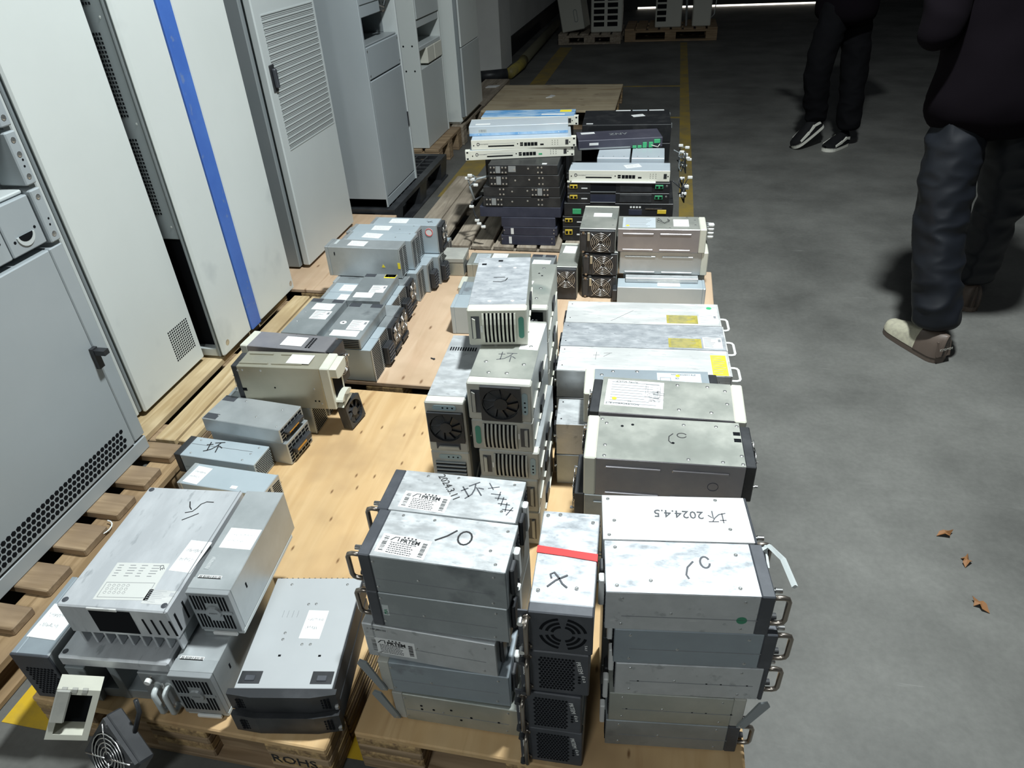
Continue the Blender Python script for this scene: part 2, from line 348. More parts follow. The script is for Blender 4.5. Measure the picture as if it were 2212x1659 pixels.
def pen(parent, M, strokes, u, v, size, rot=0, wd=0.0022, m=INK, name='marker_writing', sy=1.0):
    b = MB(); mm = M @ T((u, v, 0)) @ RZ(rot)
    for s in strokes: b.stroke([(x*size, y*size*sy) for x, y in s], wd, -0.0002, 0.0004, mm)
    return b.build(name, m, parent)
def arc(cx, cy, rx, ry, a0, a1, n=14): return [(cx+rx*math.cos(math.radians(a0+(a1-a0)*i/n)), cy+ry*math.sin(math.radians(a0+(a1-a0)*i/n))) for i in range(n+1)]
ZERO = [arc(.12, 0, .16, .2, 60, 400), [(-.12,.18),(-.26,-.02),(-.42,-.32)]]
def handle(parent, M, u0, v0, u1, v1, out, r=0.004, m=BRONZE, name='handle'):
    k = out*0.35; d = Vector((u1-u0, v1-v0, 0)); L = d.length; d.normalize(); q = d*k
    a = Vector((u0, v0, 0)); b_ = Vector((u1, v1, 0)); z = Vector((0, 0, out)); zk = Vector((0, 0, out-k))
    P = [a-Vector((0,0,0.003)), a+zk, a+zk+q*0.3+Vector((0,0,k*0.7)), a+z+q, b_+z-q, b_+zk-q*0.3+Vector((0,0,k*0.7)), b_+zk, b_-Vector((0,0,0.003))]
    b = MB(); b.tube(P, r, 8, M=M)
    b.cyl((u0, v0, -0.001), (0,0,1), r*1.6, 0.003, 10, M=M); b.cyl((u1, v1, -0.001), (0,0,1), r*1.6, 0.003, 10, M=M)
    return b.build(name, m, parent, True)
def knob(parent, M, u, v, r=0.006, h=0.016, m=BLK, stem=SCREW):
    b = MB(); b.cyl((u, v, -0.001), (0,0,1), r*0.45, h*0.5, 8, M=M); s = b.build('knob', stem, parent)
    c = MB(); c.cyl((u, v, h*0.4), (0,0,1), r, h*0.6, 14, r*0.92, M=M); c.build('knob_cap', m, s); return s
def fan(parent, M, u, v, size, guard=True, frame=True, depth=0.012, gm=CHROME, blades=7):
    mm = M @ T((u, v, 0)); R = size*0.46
    if frame:
        b = MB(); h = size/2; n = 24
        for i in range(n):
            a0 = 2*math.pi*i/n; a1 = 2*math.pi*(i+1)/n
            def sq(a):
                c, s_ = math.cos(a), math.sin(a); k = h/max(abs(c), abs(s_)); return (c*k, s_*k)
            b.prism([(R*math.cos(a0), R*math.sin(a0)), sq(a0), sq(a1), (R*math.cos(a1), R*math.sin(a1))], 0, depth, mm)
        f = b.build('fan_frame', BLK, parent)
    b = MB(); b.cyl((0, 0, 0.0003), (0,0,1), R*0.98, 0.0005, 24, M=mm); b.build('fan_cavity', VOID, parent)
    b = MB(); b.cyl((0, 0, 0.001), (0,0,1), size*0.17, depth*0.75, 16, M=mm)
    for k in range(blades):
        a = 2*math.pi*k/blades; P = []
        for rr, da, zz in ((0.16, 0, .25), (0.44, 0.25, .2), (0.44, 0.85, .6), (0.16, 0.6, .65)):
            P.append((size*rr*math.cos(a+da), size*rr*math.sin(a+da), depth*zz))
        Q = [(x, y, z-0.0012) for x, y, z in P]
        b.add(P+Q, [(0,1,2,3), (7,6,5,4), (0,4,5,1), (1,5,6,2), (2,6,7,3), (3,7,4,0)], mm)
    b.build('fan_rotor', BLK, parent)
    if guard:
        g = MB(); z = depth+0.002
        for rr in (0.12, 0.20, 0.28, 0.36, 0.44):
            g.tube([(size*rr*math.cos(2*math.pi*i/20), size*rr*math.sin(2*math.pi*i/20), z) for i in range(20)], size*0.013, 5, True, mm)
        for a in (45, 135, 225, 315):
            c, s_ = math.cos(math.radians(a)), math.sin(math.radians(a)); g.tube([(size*.08*c, size*.08*s_, z+.001), (size*.62*c, size*.62*s_, z+.001)], size*0.014, 5, M=mm)
        g.build('fan_guard', gm, parent, True)
# ------------------------------------------------------------------ setting
def concrete():
    m = bpy.data.materials.new('scuffed concrete'); b, nt = _bsdf(m); N = nt.nodes; L = nt.links
    tc = N.new('ShaderNodeTexCoord')
    def nz(sc, det, rough=0.6, st=(1, 1, 1)):
        mp = N.new('ShaderNodeMapping'); mp.inputs['Scale'].default_value = st; L.new(tc.outputs['Object'], mp.inputs[0])
        n = N.new('ShaderNodeTexNoise'); n.inputs['Scale'].default_value = sc; n.inputs['Detail'].default_value = det; n.inputs['Roughness'].default_value = rough; L.new(mp.outputs[0], n.inputs[0]); return n
    a = nz(2.2, 8); c = N.new('ShaderNodeValToRGB'); e = c.color_ramp.elements
    e[0].position = 0.32; e[0].color = (0.082, 0.082, 0.076, 1); e[1].position = 0.70; e[1].color = (0.158, 0.158, 0.146, 1); L.new(a.outputs['Fac'], c.inputs[0])
    d = nz(60, 3); cd = N.new('ShaderNodeValToRGB'); cd.color_ramp.elements[0].position = 0.35; cd.color_ramp.elements[0].color = (0.93, 0.93, 0.93, 1); cd.color_ramp.elements[1].position = 0.65; cd.color_ramp.elements[1].color = (1.04, 1.04, 1.04, 1); L.new(d.outputs['Fac'], cd.inputs[0])
    mx = N.new('ShaderNodeMixRGB'); mx.blend_type = 'MULTIPLY'; mx.inputs[0].default_value = 1; L.new(c.outputs[0], mx.inputs[1]); L.new(cd.outputs[0], mx.inputs[2])
    s = nz(1.3, 9, 0.7, (0.7, 2.5, 1)); cs = N.new('ShaderNodeValToRGB'); cs.color_ramp.elements[0].position = 0.60; cs.color_ramp.elements[1].position = 0.72; L.new(s.outputs['Fac'], cs.inputs[0])
    m2 = N.new('ShaderNodeMixRGB'); m2.inputs[2].default_value = (0.18, 0.18, 0.168, 1); mul = N.new('ShaderNodeMath'); mul.operation = 'MULTIPLY'; mul.inputs[1].default_value = 0.5
    L.new(cs.outputs[0], mul.inputs[0]); L.new(mul.outputs[0], m2.inputs[0]); L.new(mx.outputs[0], m2.inputs[1]); L.new(m2.outputs[0], b.inputs['Base Color'])
    sc = nz(1.0, 5, 0.6, (2.2, 26, 1)); sc.inputs['Distortion'].default_value = 0.6; c6 = N.new('ShaderNodeValToRGB'); c6.color_ramp.elements[0].position = 0.70; c6.color_ramp.elements[1].position = 0.76; c6.color_ramp.elements[1].color = (.55, .55, .55, 1); L.new(sc.outputs['Fac'], c6.inputs[0])
    m6 = N.new('ShaderNodeMixRGB'); m6.inputs[2].default_value = (0.26, 0.26, 0.245, 1); L.new(c6.outputs[0], m6.inputs[0]); L.new(m2.outputs[0], m6.inputs[1]); L.new(m6.outputs[0], b.inputs['Base Color'])
    b.inputs['Roughness'].default_value = 0.62; b.inputs['Specular IOR Level'].default_value = 0.35
    bp = N.new('ShaderNodeBump'); bp.inputs['Strength'].default_value = 0.04; bp.inputs['Distance'].default_value = 0.004; L.new(d.outputs['Fac'], bp.inputs['Height']); L.new(bp.outputs[0], b.inputs['Normal'])
    return m
struct('floor', MB().box((-2.6, -4, -0.1), (7, 13.65, 0)), concrete())
WALLM = mat('white wash wall', (0.84, 0.85, 0.82), 0.8, 0, 0.2, col2=(0.78, 0.79, 0.76), scale=2)
DARKW = mat('dark grey wall', (0.10, 0.10, 0.095), 0.85, 0, 0.2, col2=(0.08, 0.08, 0.075), scale=2)
struct('wall_left', MB().box((-2.6, -4, 0), (-2.4, 8.15, 3.2)).box((-2.6, 8.15, 0), (-1.93, 13.65, 3.2)), WALLM)
struct('baseboard_left', MB().box((-1.93, 8.75, 0), (-1.915, 13.44, 0.22)), mat('black skirting paint', (0.015, 0.016, 0.018), 0.7))
struct('wall_back', MB().box((-2.4, 13.45, 0), (-0.6, 13.65, 3.2)).box((2.6, 13.45, 0), (7, 13.65, 3.2)), DARKW)
struct('wall_right', MB().box((7, -4, 0), (7.2, 13.65, 3.2)), DARKW)
col_ = struct('wall_column', MB().cbox((-2.3, 8.14, 0), (-1.815, 8.74, 3.2), 0.01), WALLM)
dr = struct('door_1', MB().box((-0.6, 13.47, 0.035), (2.6, 13.57, 3.2)), DARKW)
struct('door_gap_daylight', MB().box((-0.6, 13.58, 0.0), (2.6, 13.60, 0.06)), mat('daylight under door', (1, 1, 1), 1, emit=((1.0, 0.93, 0.80), 3.0)), dr)
struct('trim_1', MB().box((0.112, 3.0, 0), (0.195, 10.0, 0.0012)), YLINE)
struct('trim_2', MB().box((-1.40, 4.2, 0), (-1.24, 9.8, 0.0012)), YLINE)
struct('trim_3', MB().box((-1.24, 7.415, 0), (0.112, 7.46, 0.0012)), YLINE)
struct('trim_4', MB().box((-1.24, 6.19, 0), (0.112, 6.235, 0.0012)), YLINE)
struct('trim_5', MB().box((-1.41, 0.64, 0), (-1.29, 0.86, 0.0012)).box((-1.29, 0.70, 0), (-0.46, 0.80, 0.0012)), YLB)

# kerb guard pipe by the wall and litter
g = thing('pipe_guard', 'black and yellow round guard pipe along the foot of the white wall', 'pipe', (-1.80, 7.6, 0))
MB().tube([(-0.2, 0.06, 0.062), (0.12, 0.2, 0.062)], 0.055, 12).build('pipe_section', BLK, g, True)
MB().tube([(0.14, 0.24, 0.062), (0.17, 0.75, 0.062), (0.15, 1.0, 0.062)], 0.055, 12).build('pipe_section', mat('yellow pipe paint', (0.33, 0.27, 0.05), 0.6, 0, col2=(0.2, 0.17, 0.06), scale=6), g, True)
MB().tube([(0.15, 1.02, 0.062), (0.13, 2.5, 0.062), (0.10, 4.0, 0.062)], 0.055, 12).build('pipe_section', mat('dirty dark pipe', (0.10, 0.095, 0.06), 0.7), g, True)
tag(MB().prism([(-1.70, 6.88), (-1.60, 6.90), (-1.58, 6.98), (-1.69, 6.96)], 0.111, 0.116).build('paper_scrap', WHITE), 'white paper scrap lying on the wooden beam by the far wall', 'paper')
tag(MB().cbox((-1.80, 6.10, 0), (-1.55, 7.3, 0.11), 0.006).build('wooden_beam', WOODG), 'thick weathered timber beam lying beside the bare plywood pallet', 'beam')
def leaf(x, y, a, s, lab):
    b = MB(); P = [(-.5,0),(-.2,.2),(0,.14),(.15,.3),(.3,.1),(.5,.02),(.25,-.12),(.1,-.28),(-.15,-.14)]
    n = len(P); vs = [(0, 0, .012)]+[(px*s, py*s, .002+.006*((i*7) % 3)) for i, (px, py) in enumerate(P)]; vs2 = [(p[0], p[1], p[2]-.0012) for p in vs]
    b.add(vs+vs2, [(0, 1+i, 1+(i+1) % n) for i in range(n)]+[(n+1, n+2+(i+1) % n, n+2+i) for i in range(n)]+[(1+i, n+2+i, n+2+(i+1) % n, 1+(i+1) % n) for i in range(n)])
    o = b.build('dry_leaf', LEAF); o.location = (x, y, 0); o.rotation_euler = (0, 0, a); tag(o, lab, 'leaf', 'dry leaves on the floor')
leaf(0.842, 1.575, 0.4, 0.05, 'brown dry leaf on the concrete, farthest of three from the camera')
leaf(0.868, 1.478, 1.2, 0.045, 'brown dry leaf on the concrete, middle one of three')
leaf(0.857, 1.332, 2.2, 0.05, 'brown dry leaf on the concrete, nearest of three to the camera')

# ------------------------------------------------------------------ pallets
def board(parent, a, b, m, name='board'):
    cx, cy = (a[0]+b[0])/2, (a[1]+b[1])/2
    o = MB().cbox((a[0]-cx, a[1]-cy, a[2]), (b[0]-cx, b[1]-cy, b[2]), 0.003).build(name, m, parent); o.location = (cx, cy, 0); return o
def ply_pallet(label, x0, x1, y0, y1, top, pm, group='plywood pallets under the equipment', skids=True):
    t = thing('plywood_pallet', label, 'pallet', (0, 0, 0), 0, group)
    board(t, (x0, y0, top-0.018), (x1, y1, top), pm, 'plywood_deck')
    for (a, b) in ((y0, y0+0.09), ((y0+y1)/2-.045, (y0+y1)/2+.045), (y1-0.09, y1)):
        board(t, (x0, a, 0.0), (x1, b, 0.016), WOODX, 'bottom_board')
        for (c, d) in ((x0, x0+0.14), ((x0+x1)/2-.07, (x0+x1)/2+.07), (x1-0.14, x1)):
            for k in range(4): board(t, (c, a, 0.016+k*(top-0.034)/4), (d, b, 0.016+(k+1)*(top-0.034)/4-0.0015), PLYE if k % 2 else WOODX, 'block_layer')
    return t
pl = ply_pallet('plywood pallet with laminated end blocks under the flat grey rectifiers, nearest at left', -1.268, -0.578, 0.645, 1.872, 0.13, PLY)
board(pl, (-1.13, 0.672, 0.016), (-0.72, 0.684, 0.108), WOODX, 'front_board')
for k in range(7): board(pl, (-0.612, 0.742, 0.004+k*0.0152), (-0.580, 1.06, 0.0182+k*0.0152), PLYE if k % 2 else WOODX, 'laminated_edge')
text(pl, 'ROHS', Matrix(((1,0,0,-0.66),(0,0,-1,0.645),(0,1,0,0.062),(0,0,0,1))), 0, 0, 0.04, INK, name='stencil_lettering')
text(pl, 'LU', Matrix(((1,0,0,-1.20),(0,0,-1,0.645),(0,1,0,0.07),(0,0,0,1))), 0, 0, 0.045, INK, name='stencil_lettering')
ply_pallet('pinkish plywood pallet behind the seam, holding the rows of grey rectifiers with fans', -1.41, -0.43, 1.922, 3.10, 0.13, PLYP)
pr = ply_pallet('plywood pallet with layered blocks under the front stacks at the aisle', -0.535, 0.235, 0.69, 1.872, 0.13, PLY)
ply_pallet('plywood pallet by the aisle under the long white boxes and fan units', -0.40, 0.245, 1.91, 2.95, 0.13, PLYP)
ply_pallet('pinkish plywood pallet under the cabinet with the mesh door', -2.28, -1.425, 2.60, 3.53, 0.13, PLYP)
ply_pallet('bare weathered plywood pallet standing empty behind the switch stacks', -1.49, -0.40, 5.82, 6.80, 0.15, PLYO)
tag(MB().prism([(-1.02, 6.26), (-0.97, 6.28), (-0.95, 6.34), (-0.99, 6.36), (-1.0, 6.31)], 0.150, 0.156).build('paper_scrap', WHITE), 'white paper scrap on the empty plywood pallet', 'paper')
# slatted pallet of the switches
t = thing('slatted_pallet', 'weathered slatted wooden pallet under the stacks of black switches', 'pallet')
for x in (-1.26, -1.155, -1.015, -0.905, -0.79, -0.675, -0.56, -0.445, -0.33, -0.215, -0.10):
    board(t, (x, 3.15, 0.108), (x+(0.098 if x > -1.2 else 0.1), 4.22, 0.13), WOODG)
for y in (3.165, 3.66, 4.12):
    board(t, (-1.26, y, 0.085), (0.0, y+0.09, 0.108), WOODG, 'cross_board'); board(t, (-1.26, y, 0), (0.0, y+0.09, 0.016), WOODG, 'bottom_board')
    for x in (-1.26, -0.70, -0.13): board(t, (x, y, 0.016), (x+0.13, y+0.09, 0.085), WOODG, 'block')
# brown pallet under the grey rack cabinet
t = thing('slatted_pallet', 'brown wooden pallet with short slat ends showing beside the grey rack cabinet', 'pallet')
for (a, b) in ((0.45, 0.55), (0.62, 0.72), (0.79, 0.858), (0.906, 0.991), (1.043, 1.136), (1.178, 1.26), (1.303, 1.385), (1.43, 1.50)):
    board(t, (-2.25, a, 0.106), (-1.452, b, 0.13), WOODX, 'slat')
for x in (-2.25, -1.9, -1.53): board(t, (x, 0.45, 0.082), (x+0.10, 1.50, 0.106), WOODYB, 'stringer_board')
for x in (-2.25, -1.9, -1.53):
    for y in (0.45, 0.93, 1.39): board(t, (x, y, 0.018), (x+0.095, y+0.11, 0.082), WOODYB, 'block')
    board(t, (x, 0.45, 0), (x+0.095, 1.50, 0.018), WOODYB, 'bottom_board')
c = MB(); c.tube([(-1.50, 1.10, 0.118)]+[(-1.475+0.028*math.cos(a), 1.135+0.03*math.sin(a), 0.118) for a in [(-2+i*0.4) for i in range(10)]], 0.002, 6)
tag(c.build('cable_tie', WHITEP), 'white looped cable tie lying between two brown pallet slats', 'cable tie')
# pine pallet under the white cabinets
t = thing('slatted_pallet', 'pale pine pallet of lengthwise boards under the white cabinet with the blue stripe', 'pallet')
for (a, b) in ((-1.705, -1.60), (-1.562, -1.488), (-1.478, -1.43), (-1.85, -1.75), (-2.05, -1.95), (-2.22, -2.1)): board(t, (a, 1.515, 0.106), (b, 2.54, 0.13), WOODY)
for y in (1.53, 1.99, 2.44):
    board(t, (-2.22, y, 0.082), (-1.43, y+0.09, 0.106), WOODX, 'cross_board')
    for x in (-2.22, -1.87, -1.54): board(t, (x, y, 0.0), (x+0.11, y+0.09, 0.082), WOODYB, 'block')
# black plastic pallet
t = thing('plastic_pallet', 'black plastic pallet with grid deck under the grey open bay cabinet', 'pallet')
x0, x1, y0, y1, zt = -2.12, -1.445, 3.555, 4.62, 0.148
m = MB()
m.frame(x0, x1, y0, y1, 0.045, 0.125, zt).build('deck_rim', BLK, t)
for i in range(1, 8): board(t, (x0+0.045+i*(x1-x0-0.09)/8-0.006, y0+0.045, 0.128), (x0+0.045+i*(x1-x0-0.09)/8+0.006, y1-0.045, zt), BLK, 'grid_rib')
for i in range(1, 13): board(t, (x0+0.045, y0+0.045+i*(y1-y0-0.09)/13-0.006, 0.122), (x1-0.045, y0+0.045+i*(y1-y0-0.09)/13+0.006, zt-0.004), BLK, 'grid_rib')
for x in (x0, (x0+x1)/2-0.06, x1-0.12):
    for y in (y0, (y0+y1)/2-0.07, y1-0.14):
        b = MB(); b.add([(x+.012,y+.012,.01),(x+.108,y+.012,.01),(x+.108,y+.128,.01),(x+.012,y+.128,.01),(x,y,.126),(x+.12,y,.126),(x+.12,y+.14,.126),(x,y+.14,.126)], [(3,2,1,0),(4,5,6,7),(0,1,5,4),(1,2,6,5),(2,3,7,6),(3,0,4,7)]); b.build('foot', BLK, t)
    board(t, (x, y0, 0), (x+0.12, y1, 0.012), BLK, 'runner')
# wooden pallets farther along the cabinet row
def block_pallet(label, x0, x1, y0, y1, top, m, nb=6, group='block pallets along the far row'):
    t = thing('block_pallet', label, 'pallet', (0, 0, 0), 0, group); wdt = (x1-x0)/nb*0.84
    for i in range(nb): board(t, (x0+i*(x1-x0-wdt)/(nb-1), y0, top-0.022), (x0+i*(x1-x0-wdt)/(nb-1)+wdt, y1, top), m)
    for y in (y0, (y0+y1)/2-.05, y1-.1):
        board(t, (x0, y, top-0.044), (x1, y+0.1, top-0.022), m, 'cross_board'); board(t, (x0, y, 0), (x1, y+0.1, 0.018), m, 'bottom_board')
        for x in (x0, (x0+x1)/2-.07, x1-.14): board(t, (x, y, 0.018), (x+0.14, y+0.1, top-0.044), m, 'block')
    return t
block_pallet('brown wooden pallet under the white cabinet with two open bays', -2.25, -1.53, 4.72, 5.33, 0.148, WOODX)
block_pallet('dark wooden pallet under the farthest pale cabinet', -2.2, -1.52, 5.36, 6.05, 0.148, WOODG)
block_pallet('low dark pallet under the leaning outdoor air conditioner', -1.45, -0.64, 10.0, 10.75, 0.125, WOODG)
block_pallet('brown pallet with two fork openings under the right pair of outdoor air conditioners', -0.60, 0.56, 10.12, 10.9, 0.15, WOODX, 8)

# ------------------------------------------------------------------ cabinets (fronts face +X)
def fx(X, Y, Z):            # face frame on a front plane: u=+Y, v=+Z, n=+X
    return Matrix(((0,0,1,X),(1,0,0,Y),(0,1,0,Z),(0,0,0,1)))
def fy(X, Y, Z):            # face frame on a side facing -Y: u=+X, v=+Z
    return Matrix(((1,0,0,X),(0,0,-1,Y),(0,1,0,Z),(0,0,0,1)))
def perf(parent, M, u0, u1, v0, v1, nu, nv, kind='sq', fill=0.55, name='perforation', stag=False):
    b = MB(); du = (u1-u0)/nu; dv = (v1-v0)/nv
    for j in range(nv):
        for i in range(nu):
            u = u0+(i+0.5+(0.5 if stag and j % 2 else 0))*du; v = v0+(j+0.5)*dv
            if kind == 'sq': b.prism([(u-du*fill/2, v-dv*fill/2), (u+du*fill/2, v-dv*fill/2), (u+du*fill/2, v+dv*fill/2), (u-du*fill/2, v+dv*fill/2)], -0.0004, 0.0006, M)
            else: b.prism([(u+du*fill/2*math.cos(math.radians(60*k+30)), v+dv*fill/2*math.sin(math.radians(60*k+30))) for k in range(6)], -0.0004, 0.0006, M)
    return b.build(name, VOID, parent, kind='stuff')
def vox(p, a, b, m, name, c=0.003): return MB().cbox(a, b, c).build(name, m, p)
# grey rack cabinet
t = thing('rack_cabinet', 'grey rack cabinet with two pull drawers and a perforated lower door, nearest at left', 'cabinet')
X = -1.545
vox(t, (-2.2, 0.80, 0.13), (-1.80, 1.475, 2.0), CABG, 'back_body')
vox(t, (-1.80, 0.80, 0.13), (X-0.004, 1.475, 0.178), CABG, 'plinth')
d = vox(t, (-1.60, 0.80, 0.186), (X, 1.425, 0.828), CABG, 'lower_door'); vox(t, (-1.80, 0.80, 0.186), (-1.61, 1.475, 0.828), CABG, 'lower_body')
perf(d, fx(X, 0, 0), 0.82, 1.392, 0.196, 0.262, 34, 4, 'hex', 0.92, stag=True)
vox(t, (-1.60, 1.428, 0.186), (X-0.002, 1.475, 0.828), CABG, 'side_post')
h = MB(); h.box((X, 1.408, 0.47), (X+0.012, 1.428, 0.535)); h.box((X+0.012, 1.410, 0.515), (X+0.045, 1.43, 0.53)); h.build('latch', BLK, d)
for (a, b) in ((0.96, 1.322), (1.325, 1.436)):
    q = vox(t, (-1.66, a, 0.846), (X-0.004, b, 0.972), CABG, 'drawer'); yc = b-0.055
    s = MB(); s.prism([(yc-0.028, 0)]+[(yc+0.028*math.cos(math.radians(k)), 0.028*math.sin(math.radians(k))) for k in range(180, 361, 15)], 0, 0.003, fx(X-0.004, 0, 0.888)); s.build('pull_rim', CABM, q)
    s = MB(); s.prism([(yc-0.022, 0.002)]+[(yc+0.022*math.cos(math.radians(k)), 0.002+0.018*math.sin(math.radians(k))) for k in range(180, 361, 15)], 0.003, 0.0036, fx(X-0.004, 0, 0.888)); s.build('pull_recess', VOID, q)
    holes(q, fx(X-0.004, 0, 0.89), [(yc-0.036, -0.01), (yc+0.036, 0.004)], 0.004)
for (a, b) in ((0.84, 0.978), (0.99, 1.118), (1.13, 1.28)):
    r = vox(t, (-1.62, 1.440, a), (X+0.004, 1.474, b), CABG, 'rack_rail'); screws(r, fx(X+0.004, 0, 0), [(1.457, a+0.02), (1.457, b-0.02)]+([(1.457, (a+b)/2+0.01)] if a > .9 else []), 0.0075)
    holes(r, fx(X+0.004, 0, 0), [(1.457, a+0.045), (1.460, a+0.06)], 0.003)
vox(t, (-1.80, 0.80, 0.832), (-1.66, 1.475, 0.98), CABD, 'shelf_body'); vox(t, (-1.80, 0.80, 0.974), (-1.56, 1.436, 0.984), CABM, 'shelf')
vox(t, (-1.80, 1.44, 0.99), (-1.62, 1.475, 2.0), CABD, 'bay_side'); vox(t, (-1.799, 0.82, 0.99), (-1.79, 1.43, 1.12), SLATE, 'bay_back')
vox(t, (-1.80, 0.80, 1.125), (X-0.004, 1.436, 1.6), CABM, 'upper_module'); vox(t, (-1.80, 0.80, 1.6), (X-0.004, 1.475, 2.0), CABG, 'top_module')
# white cabinet with a perforated patch
t = thing('equipment_cabinet', 'tall off white cabinet with a square perforated patch near its foot', 'cabinet')
vox(t, (-2.2, 1.612, 0.15), (-1.676, 1.985, 2.0), CABD, 'body'); d = vox(t, (-1.676, 1.622, 0.145), (-1.66, 1.985, 2.0), CABW, 'door', 0.006)
vox(t, (-1.70, 1.590, 0.15), (-1.672, 1.606, 2.0), CABM, 'hinge_strip')
perf(d, fx(-1.66, 0, 0), 1.841, 1.958, 0.21, 0.332, 11, 13, 'sq', 0.6)
# blue striped cabinet
t = thing('equipment_cabinet', 'tall off white cabinet with a vertical blue stripe and slotted grey side', 'cabinet')
X = -1.582
vox(t, (-2.2, 2.10, 0.14), (-1.66, 2.585, 2.0), CABD, 'body'); vox(t, (-1.66, 2.035, 0.14), (-1.60, 2.585, 2.0), CABM, 'front_frame')
vox(t, (-1.60, 1.998, 0.14), (X, 2.204, 2.0), CABW, 'front_panel', 0.008); vox(t, (-1.60, 2.207, 0.14), (X+0.002, 2.279, 2.0), BLUEC, 'blue_stripe'); vox(t, (-1.60, 2.282, 0.14), (X, 2.592, 2.0), CABW, 'front_panel', 0.008)
vox(t, (-1.612, 1.998, 0.14), (-1.60, 2.035, 2.0), CABD, 'corner_post')
sp = vox(t, (-1.80, 2.00, 0.614), (-1.613, 2.012, 2.0), CABD, 'slotted_side_panel')
M = fy(0, 2.00, 0)
for (a, b, n) in ((0.70, 0.956, 21), (1.018, 1.262, 20), (1.33, 1.60, 22)): perf(sp, M, -1.676, -1.646, a, b, 3, n, 'sq', 0.62, 'slots')
screws(sp, M, [(-1.628, 0.66), (-1.628, 1.0), (-1.63, 1.30)], 0.004)
vox(t, (-1.80, 2.03, 0.14), (-1.613, 2.05, 0.612), VOID, 'open_side'); vox(t, (-1.80, 2.0, 0.14), (-1.613, 2.03, 0.175), CABM, 'bottom_rail')
screws(t, fx(X, 0, 0), [(2.035, 0.185), (2.565, 0.175)], 0.012)
# mesh door cabinet
t = thing('equipment_cabinet', 'tall grey cabinet with a large perforated mesh door and black handle', 'cabinet')
vox(t, (-2.25, 2.80, 0.14), (-1.655, 3.37, 2.0), CABD, 'body'); X = -1.61
d = vox(t, (-1.645, 2.815, 0.145), (X, 3.37, 2.0), CABM, 'door', 0.005)
z0, z1, ya, yb = 0.672, 1.20, 2.87, 3.345; nb = 22
MB().box((X-0.002, ya, z0), (X+0.0006, yb, z1)).build('mesh_backing', CABM, d)
for i in range(nb+1):
    z = z0+(z1-z0)*i/nb
    if z > z0-1: put(d, 'mesh_bar', 'meshbar', lambda: MB().box((0, ya, -0.0028), (0.0022, yb, 0.0028)).mesh('mesh_bar', CABM), T((X, 0, z)))
b = MB(); n = 60
for i in range(nb):
    za = z0+(z1-z0)*i/nb
    for k in range(n):
        for r in range(3):
            y = ya+(yb-ya)*(k+0.5*(r % 2)+0.25)/n; zz = za+(z1-z0)/nb*(0.24+0.26*r)
            b.prism([(y-0.0019, zz-0.0017), (y+0.0019, zz-0.0017), (y+0.0019, zz+0.0017), (y-0.0019, zz+0.0017)], 0.0002, 0.0012, fx(X, 0, 0))
b.build('mesh_perforation', VOID, d, kind='stuff')
MB().cbox((X-0.001, 2.842, 0.915), (X+0.004, 2.882, 1.02), 0.002).build('handle_plate', BLK, d); MB().cbox((X+0.004, 2.852, 0.93), (X+0.02, 2.872, 1.005), 0.004).build('handle', CHAR, d)
# grey open bay cabinet
t = thing('rack_cabinet', 'grey cabinet with one open dark bay above a blank panel, standing on the plastic pallet', 'cabinet')
X = -1.49; A, B = 3.585, 4.11
vox(t, (-2.1, A, 0.15), (-1.72, B, 2.0), CABG, 'back_body'); vox(t, (-1.72, A, 0.15), (X-0.004, B, 0.20), CABG, 'plinth'); vox(t, (-1.72, A, 0.15), (X, A+0.02, 2.0), CABG, 'side_panel'); vox(t, (-1.72, B-0.02, 0.15), (X+0.003, B, 2.0), CABM, 'side_panel')
vox(t, (-1.72, A+0.022, 0.206), (X-0.002, B-0.022, 0.805), CABG, 'lower_door'); p = vox(t, (-1.72, A+0.022, 0.813), (X-0.002, B-0.022, 0.962), CABG, 'blank_panel')
screws(p, fx(X-0.002, 0, 0), [(A+0.035, 0.83), (A+0.035, 0.945), (B-0.035, 0.83), (B-0.035, 0.945)], 0.006)
vox(t, (-1.72, A+0.022, 0.963), (X-0.01, B-0.022, 0.972), CABD, 'bay_floor'); vox(t, (-1.718, A+0.022, 0.973), (-1.712, B-0.022, 1.15), VOID, 'bay_back')  # bay floor and back coloured dark for the shade inside the bay
vox(t, (-1.71, A+0.0205, 0.973), (X-0.03, A+0.0225, 1.15), VOID, 'bay_shade_lining'); vox(t, (-1.71, B-0.0225, 0.973), (X-0.08, B-0.0205, 1.15), CABD, 'bay_shade_lining'); vox(t, (-1.58, A+0.03, 1.095), (X-0.006, A+0.30, 1.15), CABG, 'hinged_flap'); vox(t, (-1.72, A+0.022, 1.15), (X-0.002, B-0.022, 1.6), CABG, 'upper_panel'); vox(t, (-1.72, A+.022, 1.6), (X-.002, B-.022, 2.0), CABG, 'top_panel')  # dark liner sheets added to put shade into the open bay
b = MB(); b.tube([(X-0.02, A+0.30, 1.13), (X+0.005, A+0.33, 1.115), (X, A+0.37, 1.135), (X-0.02, A+0.40, 1.125)], 0.006, 6); b.box((X-0.03, A+0.31, 1.09), (X, A+0.36, 1.10)); b.build('dangling_connector', CHROME, t)
MB().box((X-0.002, B-0.03, 0.47), (X+0.004, B-0.022, 0.55)).build('door_latch', BLK, t)
